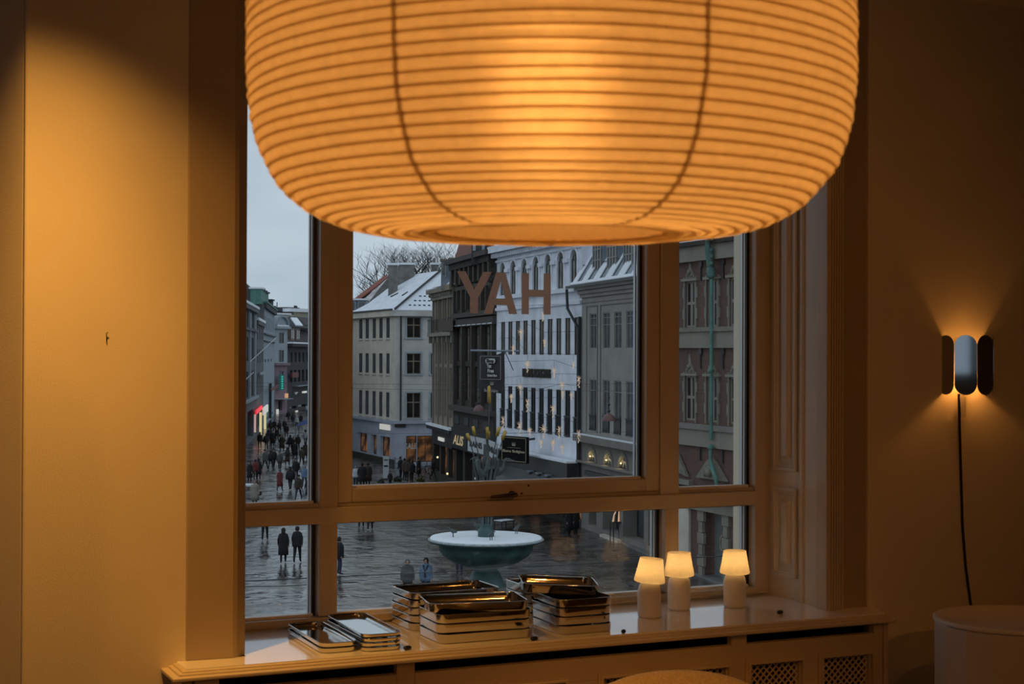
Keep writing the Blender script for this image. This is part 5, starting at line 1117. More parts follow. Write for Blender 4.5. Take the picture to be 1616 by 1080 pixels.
# ---------------- stork fountain
FD = 65.5; fc = gp(768, FD); zr = atD(768, 849, FD).z-ZG
ft = empty('fountain', fc, 0, 'green bronze stork fountain with snow-filled bowl in the square', 'fountain')
mat('verdigris', (.036, .085, .083), .5, var=.35, scale=1.6); mat('bronze_grey', (.075, .088, .088), .55, var=.3, scale=2); mat('bronze_dark', (.045, .05, .052), .5, var=.2)
Rb = 91.5/2470*FD
MB().lathe([(1.9, 0), (1.9, .2), (1.6, .2), (1.6, .45), (.8, .5)], 8, sm=False).build('step_base', 'stone_warm', ft)
MB().lathe([(.85, .5), (.7, .8), (.55, 1.1), (.5, zr-1.35), (.6, zr-1.15)], 24).build('stem', 'verdigris', ft)
bw = MB().lathe([(.5, zr-1.25), (.8, zr-1.18), (1.35, zr-1.0), (Rb*.74, zr-.72), (Rb*.81, zr-.50), (Rb*.82, zr-.22), (Rb*.97, zr-.16), (Rb, zr-.08), (Rb*.98, zr), (Rb*.94, zr-.01)], 56).build('bowl', 'verdigris', ft)
MB().lathe([(Rb*.985, zr-.10), (Rb*1.002, zr-.06), (Rb*.985, zr+.015)], 56).build('rim_ice', mat('rim_ice', (.30, .34, .35), .5, col2=(.55, .60, .62), scale=9), bw)
sn = MB(); sn.lathe([(Rb*.97, zr-.01), (Rb*.95, zr+.05), (Rb*.8, zr+.07), (Rb*.3, zr+.06), (.02, zr+.06)], 56); sn.build('snow_layer', 'snow', bw)
MB().lathe([(.34, zr+.03), (.34, zr+.34), (.28, zr+.38), (.24, zr+.5), (.30, zr+.55), (.20, zr+.62)], 16).build('pedestal_foot', 'verdigris', ft)
# fluted reed column
ztop_c = atD(768, 690, FD).z-ZG
m = MB()
for k in range(14):
    a = 2*PI*k/14+.2; rr = .16+.05*(k % 3); m.tube([(rr*math.cos(a), rr*math.sin(a), zr+.5), (rr*1.3*math.cos(a), rr*1.3*math.sin(a), zr+1.6), (rr*1.5*math.cos(a+.2), rr*1.5*math.sin(a+.2), zr+2.6), ((rr*2.2)*math.cos(a+.3), (rr*2.2)*math.sin(a+.3), zr+3.3)], [.05, .09, .07, .02], 6)
m.tube([(0, 0, zr+.4), (0, 0, ztop_c-.3)], [.18, .12], 10); m.build('reed_column', 'bronze_grey', ft)
def stork(a, z, sc_=1.0, name='stork'):
    m = MB(); 
    bd = [(-.55, 0, .62), (-.2, 0, .72), (.15, 0, .82), (.35, 0, 1.0), (.38, 0, 1.25), (.45, 0, 1.40), (.56, 0, 1.45)]
    m.tube(bd, [.05, .20, .19, .10, .06, .07, .06], 9); m.tube([(.58, 0, 1.45), (.98, 0, 1.32)], [.05, .012], 6)
    m.tube([(-.05, .07, .6), (-.02, .08, .3), (.02, .08, 0)], .025, 6); m.tube([(-.05, -.07, .6), (-.08, -.08, .32), (.0, -.08, 0)], .025, 6)
    for sy in (-1, 1):      # raised wings with feathered edge
        sp = Vector((.1, sy*.16, .85))
        for f in range(6): t = f/5; m.tube([sp+Vector((-.1*t, 0, 0)), sp+Vector((-.10-.20*t, sy*(.10+.05*t), .45-.25*t)), sp+Vector((-.2-.35*t, sy*(.14+.06*t), .75-.60*t))], [.06, .075, .02], 5)
    m.v = [(x*sc_+.42, y*sc_, zz*sc_) for x, y, zz in m.v]; m.xf(Matrix.Translation((0, 0, z)) @ Matrix.Rotation(a, 4, 'Z')); return m.build(name, 'bronze_grey', ft)
for k, a in enumerate((-2.4, -.25, 1.75)): stork(a, atD(768, 771, FD).z-ZG, .85)
mat('gold_reed', (.42, .26, .05), .35, metal=.6, var=.2, scale=3)
for (p0, y0, p1, y1, dd) in ((772, 609, 772.5, 637, 0), (737, 684, 741, 696, -.3), (746.5, 673, 749.5, 688, .3), (769, 674, 770, 690, -.4), (772, 681, 769.5, 694, .4), (788.5, 673.5, 784, 689, .1), (798, 680, 792.5, 695, -.2)):
    A_, B_ = atD(p0, y0, FD+dd)-fc, atD(p1, y1, FD+dd)-fc
    m = MB(); m.tube([A_, A_.lerp(B_, .08), A_.lerp(B_, .92), B_], [.035, .072, .072, .035], 9); o = m.build('cattail', 'gold_reed', ft)
    ft_z = zr+1.9; m = MB(); m.tube([B_, B_.lerp(Vector((0, 0, ft_z)), .6)+Vector((0, 0, -.1)), Vector((0, 0, ft_z))], [.022, .03, .04], 6); m.build('reed_stem', 'bronze_grey', o)
for k, (px_, py_, a) in enumerate(((715, 848, 2.6), (753, 839, 2.2), (775, 853, -1.3), (815, 843, .4))):      # small waders on the bowl
    q = atZ(px_, py_, ZG+zr+.06)-fc; m = MB()
    m.tube([(0, .05, 0), (0, .05, .18)], .018, 5); m.tube([(0, -.05, 0), (0, -.05, .18)], .018, 5); m.tube([(-.16, 0, .20), (0, 0, .24), (.12, 0, .30), (.16, 0, .40)], [.03, .09, .06, .03], 7); m.tube([(.15, 0, .40), (.30, 0, .36)], [.03, .01], 5)
    m.xf(Matrix.Translation(q) @ Matrix.Rotation(a, 4, 'Z')).build('wading_bird', 'bronze_grey', ft)

# ---------------- festive star lights on wires, and pendant street lamps
mat('star_gold', (.62, .48, .30), .4, metal=.2, emit=(1.0, .76, .58), estr=.30)
stars = [(822, 524, 8), (810, 549, 7), (857, 497, 6), (859.5, 539, 5), (832.5, 575, 8), (874.6, 585, 7), (905, 574, 5), (913.4, 599, 8), (887, 607, 8), (821, 611, 8), (888, 621, 6), (832.5, 636, 9), (873, 645, 9), (807, 626, 6), (901.7, 623, 5), (794, 664, 10), (820, 673, 10), (836, 679, 6), (858, 677, 10), (882.5, 679, 9), (913.4, 685, 9), (854, 698, 6), (873, 699, 8), (887.4, 706, 7)]
star_me = {}
def star_mesh(sz):
    if sz in star_me: return star_me[sz]
    m = MB(); s = sz/2470*86
    for k in range(7):
        a = PI*k/7+.2; d = Vector((math.cos(a)*.6, math.sin(k*2.4)*.4, math.sin(a))).normalized()*s; m.tube([-d*.8, Vector((0, 0, 0)), d*.8], [.004, .022, .004], 4)
    for k in range(5): m.ball((.12*s*math.sin(k*2.2), .1*s*math.cos(k*1.7), -s*(.75+.2*k)), .035, 4)
    me = m.mesh('star'); me.materials.append(MATS['star_gold']); star_me[sz] = me; return me
bands = {0: [], 1: [], 2: []}
for s_ in stars: bands[0 if s_[1] < 600 else (1 if s_[1] < 660 else 2)].append(s_)
bname = ['above the store name', 'before the lower window row', 'below the window railings']
nth = ['leftmost', 'second from left', 'third from left', 'fourth from left', 'fifth from left', 'sixth from left', 'seventh from left', 'eighth from left', 'rightmost']
rows_ = [[2], [0, 3], [1, 4, 6], [5, 7], [9, 8], [13, 11, 10, 14], [12], [15, 16, 17, 18, 19, 20], [21, 22, 23]]
for r_i, row in enumerate(rows_):
    tops = []
    for i in row:
        px_, py_, sz = stars[i]; D = 84+r_i*.5; p = atD(px_, py_, D); o = inst('star_light', star_mesh(sz), None, p, i*.7); hl = .35+sz*.03
        k_ = 0 if py_ < 600 else (1 if py_ < 660 else 2); bb_ = sorted(bands[k_]); n_ = bb_.index((px_, py_, sz)); w_ = 'rightmost' if n_ == len(bb_)-1 else nth[n_]
        tag(o, 'small gold star light, %s of those hanging %s' % (w_, bname[k_]), 'star light', 'gold star lights before the white store')
        MB().tube([(0, 0, 0), (0, 0, hl)], .006, 4).build('hanger', 'iron', o); tops.append(p+Vector((0, 0, hl)))
    A_, B_ = atD(786, stars[row[0]][1]-14, 106), atD(919, stars[row[-1]][1]-16, 91)
    tag(MB().tube([A_]+tops+[B_], .008, 4).build('light_wire', 'iron'), '%s thin wire strung with gold stars before the white store' % ['topmost', 'second highest', 'third highest', 'fourth highest', 'middle', 'fourth lowest', 'third lowest', 'second lowest', 'lowest'][r_i], 'wire', 'star light wires')
mat('lamp_red', (.14, .062, .060), .45, var=.15)
for (px_, py_, D, s, lb) in ((756, 646, 78, 1.0, 'dark red dome street lamp hanging before the dark carved house'), (961, 661, 70, 1.25, 'dark red dome street lamp hanging before the grey house windows'), (768, 727, 73, 1.25, 'large dark red dome street lamp hanging behind the fountain storks')):
    p = atD(px_, py_, D); r = 8.5/2470*D*s; o = empty('street_lamp', p, 0, lb, 'street lamp', 'pendant street lamps')
    MB().lathe([(r, -.35*r), (r*.98, -.1*r), (r*.85, .25*r), (r*.6, .55*r), (r*.3, .72*r), (r*.12, .8*r)], 20, cap=True).build('dome', 'lamp_red', o)
    m = MB(); zz = .8*r
    for k in range(3): m.ball((0, 0, zz+.1+.3*k), .07-.01*k, 5); m.tube([(0, 0, zz+.3*k), (0, 0, zz+.4+.3*k)], .018, 5)
    m.build('hanging_rod', 'iron', o); MB().tube([(-22, 6, zz+1.35), (-8, 2, zz+1.05), (0, 0, zz+1.0), (8, -2, zz+1.05), (22, -6, zz+1.35)], .006, 4).build('span_wire', 'iron', o)
for k, (a, e, D, lb) in enumerate((((380, 917), (1010, 884), 30, 'thin black wire crossing the square low in front of the fountain'), ((386, 925.5), (505, 921), 34, 'short thin wire low in the left pane'), ((505, 770), (1180, 792), 50, 'thin wire crossing behind the transom'))):
    if k == 2: continue
    A_, B_ = atD(a[0], a[1], D), atD(e[0], e[1], D); tag(MB().tube([A_-(B_-A_)*.3, A_.lerp(B_, .5)-Vector((0, 0, .03)), B_+(B_-A_)*.5], .010, 4).build('span_wire', 'iron'), lb, 'wire')

# ---------------- people
mat('skin', (.36, .23, .17), .6); mat('shoe', (.02, .02, .02), .5)
for nm, c in (('coat_black', (.014, .014, .016)), ('coat_navy', (.022, .028, .042)), ('coat_brown', (.045, .030, .022)), ('coat_red', (.13, .026, .022)), ('coat_beige', (.26, .235, .20)), ('coat_blue', (.12, .19, .29)), ('coat_white', (.42, .45, .47)), ('coat_grey', (.07, .072, .075)), ('coat_olive', (.045, .042, .028)), ('jeans', (.035, .045, .075)), ('trousers_black', (.013, .013, .014)), ('hair_dark', (.022, .016, .012)), ('hair_blond', (.16, .11, .06)), ('hair_grey', (.12, .12, .12))): mat(nm, c, .9, var=.15, scale=6)
def body_mesh(pose, bulk=1.0, female=False):
    st = {'walk': .24, 'stand': .04, 'stride': .33}[pose]; arm = {'walk': .16, 'stand': .02, 'stride': .22}[pose]
    J = {'pel': (0, 0, .94, .155, .125), 'sp': (0, .0, 1.12, .150*bulk, .115*bulk), 'ch': (0, .0, 1.32, .175*bulk, .125*bulk), 'nk': (0, .0, 1.475, .060, .062), 'hd0': (0, -.015, 1.555, .070, .078), 'hd1': (0, -.02, 1.64, .078, .092), 'hd2': (0, -.005, 1.725, .05, .06),
         'nose': (0, -.125, 1.625, .014, .014)}
    E_ = [('pel', 'sp'), ('sp', 'ch'), ('ch', 'nk'), ('nk', 'hd0'), ('hd0', 'hd1'), ('hd1', 'hd2'), ('hd1', 'nose')]
    for s, nm in ((-1, 'l'), (1, 'r')):
        y = st*s; a = -arm*s
        J.update({'sh'+nm: (s*.175*bulk, .0, 1.405, .075*bulk, .075*bulk), 'el'+nm: (s*.245*bulk, a*.35+.02, 1.13, .062*bulk, .062*bulk), 'wr'+nm: (s*.245*bulk, a-.05, .90, .043, .043), 'ha'+nm: (s*.24*bulk, a-.075, .82, .036, .045), 'fi'+nm: (s*.235*bulk, a-.09, .755, .018, .026), 'th'+nm: (s*.215*bulk, a-.125, .82, .013, .013),
                  'hp'+nm: (s*.095, .0, .88, .105, .11), 'kn'+nm: (s*.10, y*.45-.03, .50, .070, .075), 'an'+nm: (s*.10, y*1.0+.02, .10+max(0, y)*.25, .046, .05), 'to'+nm: (s*.11, y*1.0-.13, .045+max(0, y)*.05, .040, .035)})
        E_ += [('ch', 'sh'+nm), ('sh'+nm, 'el'+nm), ('el'+nm, 'wr'+nm), ('wr'+nm, 'ha'+nm), ('ha'+nm, 'fi'+nm), ('ha'+nm, 'th'+nm), ('pel', 'hp'+nm), ('hp'+nm, 'kn'+nm), ('kn'+nm, 'an'+nm), ('an'+nm, 'to'+nm)]
    ks = list(J); me = bpy.data.meshes.new('body'); me.from_pydata([J[k][:3] for k in ks], [(ks.index(a), ks.index(e)) for a, e in E_], [])
    o = bpy.data.objects.new('body', me); C.objects.link(o); sm = o.modifiers.new('skin', 'SKIN'); sm.use_smooth_shade = True
    for i, k in enumerate(ks): me.skin_vertices[0].data[i].radius = J[k][3:]; me.skin_vertices[0].data[i].use_root = (k == 'pel')
    ss = o.modifiers.new('sub', 'SUBSURF'); ss.levels = 1; ss.render_levels = 1
    dg = bpy.context.evaluated_depsgraph_get(); out_ = bpy.data.meshes.new_from_object(o.evaluated_get(dg)); bpy.data.objects.remove(o); bpy.data.meshes.remove(me)
    out_.materials.clear()
    for q in ('coat_black', 'trousers_black', 'skin', 'shoe'): out_.materials.append(MATS[q])
    for p in out_.polygons:
        c = p.center; z = c.z
        if z > 1.49: k = 2
        elif z < .09: k = 3
        elif z < .86 and abs(c.x) < .19*max(1, bulk): k = 1
        elif z < .885 and abs(c.x) >= .19: k = 2
        else: k = 0
        p.material_index = k; p.use_smooth = True
    return out_
BODY = {(p, bk_): body_mesh(p, bk_) for p in ('walk', 'stand', 'stride') for bk_ in (1.0, 1.14)}
def shell(prof, n=20, sy=.72, dy=0.0):     # closed garment shell: prof of (r, z)
    m = MB(); m.lathe(prof, n); m.v = [(x, y*sy+dy, z) for x, y, z in m.v]; return m
COAT = {}
for nm, prof in (('jacket', [(.17, .80), (.215, .80), (.225, .90), (.215, 1.10), (.225, 1.30), (.20, 1.42), (.11, 1.49), (.08, 1.49)]), ('long_coat', [(.20, .42), (.255, .42), (.245, .70), (.225, .95), (.21, 1.12), (.225, 1.30), (.20, 1.42), (.11, 1.50), (.08, 1.50)]), ('puffer', [(.18, .78), (.25, .80), (.262, .92), (.24, .98), (.262, 1.08), (.245, 1.15), (.262, 1.26), (.235, 1.36), (.15, 1.48), (.09, 1.52)])): COAT[nm] = shell(prof).mesh(nm)
HAIR = {}
m = MB(); m.ball((0, .012, 1.645), .108, 8, 0, 1.12); m.v = [(x, max(y, -.055) if z < 1.69 else y, z) for x, y, z in m.v]; HAIR['short_hair'] = m.mesh('short_hair')
m = MB(); m.ball((0, .012, 1.645), .112, 8, 0, 1.12); m.tube([(0, .05, 1.66), (0, .075, 1.52), (0, .08, 1.40)], [.09, .10, .06], 10); m.v = [(x, max(y, -.05) if z < 1.69 else y, z) for x, y, z in m.v]; HAIR['long_hair'] = m.mesh('long_hair')
m = MB(); m.ball((0, .0, 1.665), .113, 8, 0, 1.05); m.v = [(x, y, max(z, 1.645)) for x, y, z in m.v]; HAIR['knit_cap'] = m.mesh('knit_cap')
m = MB(); m.ball((0, .02, 1.63), .128, 8, 0, 1.15); m.v = [(x, max(y, -.045), z) for x, y, z in m.v]; HAIR['hood'] = m.mesh('hood')
def person(p, face, label, coat='coat_black', legs='trousers_black', hair=('short_hair', 'hair_dark'), pose='walk', garment='jacket', h=1.0, bulk=1.0, group='people on the square', feet=None, extra=None):
    q = gnd(*p) if len(p) == 2 else Vector(p)
    r = empty('person', q, math.radians(face), label, 'person', group); r.scale = (h, h, h)
    b_ = inst('body', BODY[(pose, bulk)], r)
    for i, mn in enumerate((coat, legs)): b_.material_slots[i].link = 'OBJECT'; b_.material_slots[i].material = MATS[mn]
    if garment:
        me = COAT[garment]; g = inst(garment, me, r)
        if not me.materials: me.materials.append(MATS['coat_black'])
        g.material_slots[0].link = 'OBJECT'; g.material_slots[0].material = MATS[coat]; g.scale = (bulk, bulk, 1)
    if hair:
        me = HAIR[hair[0]]; g = inst(hair[0], me, r)
        if not me.materials: me.materials.append(MATS['hair_dark'])
        g.material_slots[0].link = 'OBJECT'; g.material_slots[0].material = MATS[hair[1]]
    if extra == 'backpack': pillow(.15, .09, .22, 3).build('backpack', 'coat_navy', r, loc=(0, .22, 1.18))
    if extra == 'bag': m = pillow(.16, .06, .15, 3).build('shoulder_bag', 'coat_brown', r, loc=(.30, .02, .88))
    return r
AW = 180-24     # facing away from the camera, up the square
# the pair and others seen through the lower panes
person((447, 889.5), AW+6, 'long-haired person in black coat, left of the walking pair in the lower left pane', 'coat_black', hair=('long_hair', 'hair_dark'), garment='long_coat', pose='walk', h=.98)
person((469, 889), AW-5, 'person in bulky dark jacket walking, right of the pair in the lower left pane', 'coat_black', hair=('short_hair', 'hair_dark'), garment='puffer', pose='walk', h=1.02)
person((418, 853.5), AW, 'person in dark clothes half hidden by the transom above the lower left pane', 'coat_black', pose='walk', garment='jacket')
person((496, 868), 20, 'person in navy jacket half hidden by the left mullion', 'coat_navy', pose='stride')
person((535.5, 908), 80, 'person in dark jacket and jeans half hidden behind the left mullion', 'coat_black', 'jeans', garment='puffer', pose='stand', bulk=1.14)
person((643, 950), -20, 'person in dark grey coat standing behind the tall tray stack', 'coat_grey', hair=('short_hair', 'hair_grey'), garment='puffer', pose='stand', bulk=1.0, h=1.0)
person((672, 947), -30, 'person in light blue jacket with dark scarf and dark bobbed hair', 'coat_blue', 'jeans', ('long_hair', 'hair_dark'), 'stand', 'puffer', .99)
MB().tube([(-.10, -.12, 1.47), (-.02, -.20, 1.25), (0, -.21, .95)], .035, 6).tube([(.10, -.12, 1.47), (.02, -.20, 1.25)], .035, 6).build('scarf', 'coat_navy', bpy.data.objects['person.006'])
person((725, 909), -40, 'person in navy trousers hidden behind the fountain bowl down to the legs', 'coat_navy', 'jeans', pose='stand')
person((570, 833), AW, 'person in dark clothes hidden above the knees by the middle transom, further left', 'coat_black', pose='walk'); person((584, 836.5), AW, 'person in dark clothes hidden above the knees by the middle transom, further right', 'coat_black', pose='walk', garment='long_coat')
person((898, 849), 30, 'person in black coat near the grey shop front, left of two', 'coat_black', garment='long_coat', pose='stand', bulk=1.14); person((908, 846), 10, 'person in black coat near the grey shop front, right of two', 'coat_black', garment='long_coat', pose='stand')
# group before the corner house
person((561.5, 769.5), -30, 'person in white jacket with grey hair at the left edge of the middle pane', 'coat_white', hair=('short_hair', 'hair_grey'), pose='stand', garment='puffer', h=.95)
person((571.5, 770), AW, 'tall person in long black coat, left of the pair near the sign stand', 'coat_black', garment='long_coat', pose='stand', bulk=1.14, h=1.08); person((580.5, 768), AW, 'person in long black coat, right of the pair near the sign stand', 'coat_brown', garment='long_coat', pose='stand', bulk=1.14, h=1.04)
for k, (x_, y_, c_, lb) in enumerate(((632, 757, 'coat_black', 'leftmost'), (638.5, 760, 'coat_brown', 'second from left'), (645.5, 761, 'coat_brown', 'third from left'), (650.5, 763, 'coat_black', 'rightmost'))):
    person((x_, y_), 40+60*k, 'person in dark winter coat, %s of the group before the orange shop' % lb, c_, garment='puffer', pose='stand', bulk=1.14, h=1.05)
person((660.5, 756), 60, 'person in black coat alone right of the group before the orange shop', 'coat_black', garment='long_coat', pose='stand', bulk=1.14); person((683, 758), 70, 'person in dark coat by the balcony house shop', 'coat_black', garment='jacket', pose='walk')
person((615.5, 770), 10, 'person crouched low in dark coat between the potted plants', 'coat_black', garment='puffer', pose='stand', h=.72)
# the crowd in the shopping street
crowd = [(441.5, 776, 'coat_red', 'long_coat', 'walk', 'person in dark red coat walking up the street in front'), (458, 774, 'coat_black', 'puffer', 'walk', 'person in black jacket beside the one in dark red coat'), (467, 760, 'coat_black', 'jacket', 'walk', 'person in black between the front walkers'),
         (471, 790, 'coat_brown', 'jacket', 'stride', 'person in brown jacket nearest in the upper left pane'), (480.5, 770, 'coat_blue', 'puffer', 'walk', 'person in pale blue jacket at right of the street'), (488, 790, 'coat_navy', 'long_coat', 'walk', 'person in navy beside the dark mullion gasket'),
         (402, 800, 'coat_beige', 'long_coat', 'stand', 'person in pale beige coat at the lower left by the white table'), (403, 758, 'coat_red', 'puffer', 'stand', 'person in rust-red jacket at the left edge'), (394, 762, 'coat_black', 'long_coat', 'stand', 'person in black at the far left edge of the pane'), (408, 757, 'coat_navy', 'long_coat', 'stand', 'person in navy next to the rust-red jacket'),
         (418, 742, 'coat_grey', 'puffer', 'stride', 'person in pale grey striding left'), (427, 741, 'coat_black', 'puffer', 'walk', 'person in black, left half of a close couple'), (432, 739, 'coat_black', 'jacket', 'walk', 'person in black, right half of a close couple'), (441.5, 744, 'coat_grey', 'jacket', 'walk', 'person carrying a pack mid-street'),
         (453.5, 736, 'coat_brown', 'long_coat', 'walk', 'person in long brown coat mid-street'), (465.5, 725, 'coat_black', 'long_coat', 'walk', 'person in black mid-street right of centre'), (476, 735, 'coat_olive', 'jacket', 'walk', 'person in olive jacket at right of the street'), (482, 726, 'coat_brown', 'long_coat', 'walk', 'person in brown long coat at right of the street'),
         (445, 714, 'coat_olive', 'long_coat', 'walk', 'person in olive coat further up the street'), (458, 713, 'coat_black', 'puffer', 'walk', 'person in black further up at centre'), (463, 716, 'coat_black', 'long_coat', 'walk', 'person in long black further up at centre'), (470, 712, 'coat_black', 'puffer', 'walk', 'person in black further up right'), (410, 709, 'coat_black', 'puffer', 'stand', 'person in black near the yellow light strips'), (420, 710, 'coat_brown', 'puffer', 'stand', 'person in brown near the yellow light strips'), (430, 706, 'coat_black', 'long_coat', 'walk', 'person in long black near the pale house'), (424, 700, 'coat_navy', 'jacket', 'walk', 'person in navy near the pale house'), (437, 700, 'coat_black', 'jacket', 'walk', 'person in black before the pink shop'), (482, 704, 'coat_white', 'jacket', 'walk', 'person in white jacket below the blue tarpaulin'), (489, 708, 'coat_grey', 'jacket', 'walk', 'person in grey at the right edge of the street'),
         (427, 686, 'coat_black', 'jacket', 'walk', 'small distant person in black, leftmost of the far row'), (433, 684, 'coat_black', 'jacket', 'walk', 'small distant person in black, second of the far row'), (441, 685, 'coat_brown', 'jacket', 'walk', 'small distant person in brown in the far row'), (449, 683, 'coat_black', 'puffer', 'walk', 'small distant person in black before the pink shop door'), (455, 666, 'coat_black', 'jacket', 'walk', 'tiny distant person in black near the street end'), (462, 672, 'coat_navy', 'puffer', 'walk', 'tiny distant person in navy near the street end'), (468, 676, 'coat_white', 'jacket', 'walk', 'tiny distant person in pale jacket near the street end'), (475, 673, 'coat_black', 'puffer', 'walk', 'tiny distant person in black left of the blue tarpaulin'), (452, 692, 'coat_black', 'jacket', 'walk', 'person in black in the middle of the far crowd'), (484.5, 655, 'coat_white', 'jacket', 'walk', 'tiny distant person in white at the street end')]
rn = random.Random(4)
for (x_, y_, c_, g_, po, lb) in crowd:
    person((x_, y_), (AW if rn.random() < .7 else -24)+rn.uniform(-25, 25), lb, c_, rn.choice(['trousers_black', 'jeans', 'trousers_black']), rn.choice([('short_hair', 'hair_dark'), ('long_hair', 'hair_dark'), ('knit_cap', 'coat_black'), ('short_hair', 'hair_grey'), ('hood', c_), ('long_hair', 'hair_blond')]), po, g_, rn.uniform(.94, 1.04), rn.choice([1.0, 1.14]), 'crowd in the shopping street', extra=rn.choice([None, None, 'backpack', 'bag']))

# ---------------- street furniture
def simple(name, m, mt, loc, label, cat, rz=0): o = m.build(name, mt, None, loc=loc); o.rotation_euler = (0, 0, rz); return tag(o, label, cat)
q = gnd(609, 757); r = empty('banner_stand', q, -YAW+.1, 'tall white advertising banner stand before the corner house', 'sign stand'); D = (q-EYE).dot(FW); s = D/2470
MB().box(-4.6*s, 4.6*s, -.05, .05, .1, 37*s).build('banner_sheet', 'sign_white', r); MB().box(-8*s, 8*s, -.3, .3, 0, .1).build('foot_plate', 'iron', r); MB().box(-3.2*s, 3.2*s, -.07, -.05, 20*s, 22.5*s).build('print_block', 'coat_navy', r); MB().box(-3.2*s, 3.2*s, -.07, -.05, 30*s, 31.5*s).build('print_block', 'coat_navy', r)
mat('tarp_blue', (.03, .06, .20), .7); mat('table_white', (.55, .58, .62), .5); mat('leaf_olive', (.10, .095, .03), .8, var=.3, scale=6); mat('leaf_dark', (.03, .04, .025), .8, var=.3, scale=6)
q = gnd(480, 700); D = (q-EYE).dot(FW); s = D/2470; r = empty('market_canopy', q, -YAW, 'blue tarpaulin market canopy in the shopping street', 'canopy')
m = MB(); zz = 28*s; A4 = [(-12*s, -1.5, zz), (13*s, -1.5, zz+.3), (13*s, 1.5, zz+.3), (-12*s, 1.5, zz)]; tp = (3*s, 0, zz+10*s); m.add(A4+[tp], [(0, 1, 4), (1, 2, 4), (2, 3, 4), (3, 0, 4), (0, 3, 2, 1)]); m.build('tarpaulin', 'tarp_blue', r)
for (x, y) in ((-11*s, -1.4), (12*s, -1.4), (12*s, 1.4), (-11*s, 1.4)): MB().tube([(x, y, 0), (x, y, zz)], .05, 6).build('pole', 'zinc', r)
q = gnd(392, 786); D = (q-EYE).dot(FW); s = D/2470; r = empty('market_table', q, -YAW, 'white table with cloth at the lower left beside the beige coat', 'table'); MB().box(-12*s, 11*s, -.7, .7, .85, .95).build('table_top', 'table_white', r)
for sx in (-1, 1):
    for sy in (-1, 1): MB().tube([(sx*10*s, sy*.6, 0), (sx*10*s, sy*.6, .86)], .04, 6).build('leg', 'iron', r)
def shrub(px_, py_, wpx, hpx, mt, lb):
    q = gnd(px_, py_); D = (q-EYE).dot(FW); s = D/2470; r = empty('potted_shrub', q, 0, lb, 'shrub'); m = MB(); rs = random.Random(int(px_)); hh = hpx*s
    MB().lathe([(.25, 0), (.33, .45), (.30, .45), (.28, .4), (.01, .4)], 12).build('pot', 'stone_warm', r)
    for k in range(260):
        a, e = rs.uniform(0, 2*PI), rs.uniform(0, PI); rad = rs.random()**.4; c = Vector((math.cos(a)*math.sin(e)*wpx*s/2*rad, math.sin(a)*math.sin(e)*wpx*s/2*rad, .4+(hh-.4)*(.5+.5*math.cos(e)*rad))); d1 = Vector((rs.uniform(-1, 1), rs.uniform(-1, 1), rs.uniform(-1, 1))).normalized()*.13; d2 = d1.orthogonal().normalized()*.06
        m.add([c-d1, c+d2, c+d1, c-d2], [(0, 1, 2, 3)])
    tag(m.build('foliage', mt, r), kind='stuff')
shrub(663.5, 770, 14, 16, 'leaf_olive', 'yellow-green potted shrub before the orange-lit shop'); shrub(628, 770, 14, 17, 'leaf_dark', 'dark green potted shrub left of the dark-coated group'); shrub(601, 772, 12, 13, 'leaf_dark', 'small dark potted shrub by the banner stand')
def bicycle(px_, py_, rz, lb):
    q = gnd(px_, py_); r = empty('bicycle', q, rz, lb, 'bicycle')
    for x in (-.52, .52): m = MB(); m.tube([(x+.34*math.cos(2*PI*k/20), 0, .35+.34*math.sin(2*PI*k/20)) for k in range(21)], .022, 5, caps=False); w_ = m.build('wheel', 'iron', r); m = MB(); [m.tube([(x, 0, .35), (x+.34*math.cos(2*PI*k/8), 0, .35+.34*math.sin(2*PI*k/8))], .006, 3) for k in range(8)]; m.build('spokes', 'zinc', w_)
    m = MB(); 
    for a, e in (((-.52, 0, .35), (-.1, 0, .33)), ((-.1, 0, .33), (-.22, 0, .82)), ((-.52, 0, .35), (-.2, 0, .75)), ((-.1, 0, .33), (.36, 0, .78)), ((-.2, 0, .78), (.36, 0, .84)), ((.52, 0, .35), (.34, 0, 1.0))): m.tube([a, e], .02, 6)
    m.build('frame', 'iron', r); MB().tube([(.34, -.25, 1.02), (.34, 0, 1.05), (.34, .25, 1.02)], .016, 6).build('handlebar', 'iron', r); pillow(.12, .07, .03, 2.5, 8).build('saddle', 'black', r, loc=(-.24, 0, .88))
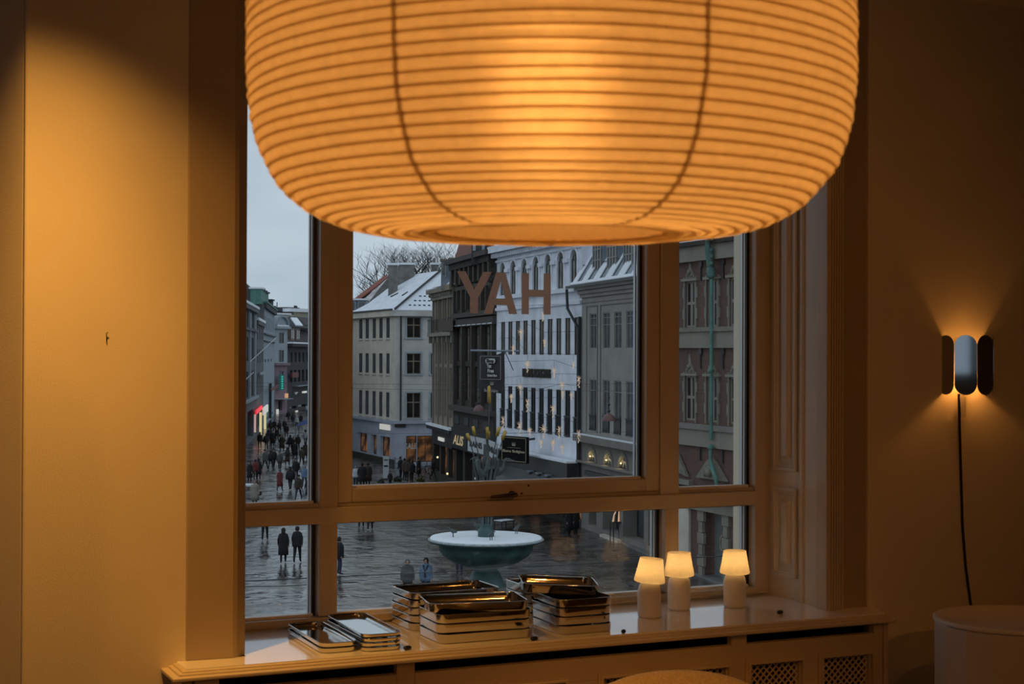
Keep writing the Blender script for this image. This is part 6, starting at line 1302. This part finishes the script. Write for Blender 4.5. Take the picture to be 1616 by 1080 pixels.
bicycle(627, 739, -.7, 'bicycle leaning at the corner of the corner house'); bicycle(668, 748, .2, 'bicycle parked before the orange-lit shop window'); bicycle(674, 752, .5, 'bicycle parked nearest the balcony house')
q = gnd(795, 837); r = empty('cafe_chair', q, .4, 'dark cafe chair with snow on it behind the fountain bowl', 'chair')
MB().box(-.55, .55, -.35, .35, .5, .56).build('seat', 'iron', r); MB().box(-.5, .5, -.33, .33, .56, .60).build('snow_cap', 'snow', r); MB().box(-.55, .55, .33, .38, .56, 1.15).build('backrest', 'iron', r)
for sx in (-1, 1):
    for sy in (-1, 1): MB().tube([(sx*.5, sy*.3, 0), (sx*.5, sy*.3, .5)], .04, 6).build('leg', 'iron', r)
q = gnd(994, 929); r = empty('pigeon', q, 2.2, 'grey pigeon standing on the wet paving left of the table lamps', 'bird'); m = MB(); m.tube([(-.2, 0, .1), (-.1, 0, .13), (.05, 0, .16), (.12, 0, .22), (.14, 0, .27), (.16, 0, .29)], [.015, .06, .07, .045, .035, .02], 8); m.tube([(.17, 0, .285), (.21, 0, .275)], [.012, .003], 5)
for sy in (-.03, .03): m.tube([(0, sy, .1), (.01, sy, 0)], .008, 5)
m.build('body', 'coat_grey', r)
q = gnd(404, 742)
# flagpole leaning out over the street
tag(MB().tube([atD(394, 572, 150), atD(435.5, 533.5, 172)], .055, 8).build('flagpole', mat('pole_white', (.35, .38, .41), .5)), 'thin pale flagpole slanting up from the leftmost street house', 'flagpole'); tag(MB().tube([atD(380, 607, 140), atD(400, 588, 148)], .055, 8).build('flagpole', 'pole_white'), 'second pale flagpole lower down on the leftmost street house', 'flagpole')
# pavement step before the grey and brick houses
A_, B_, Cc, Dd = gnd(905, 823), gnd(1045, 884), gnd(1180, 945), gnd(1230, 930)
o = MB().prism([gnd(870, 806), gnd(960, 848), gnd(1040, 886), gnd(1190, 945), gnd(1330, 930), gnd(1100, 860)], (0, 0, .10)).build('pavement_kerb', mat('kerb_stone', (.15, .148, .145), .5, var=.2, scale=1)); o['kind'] = 'structure'
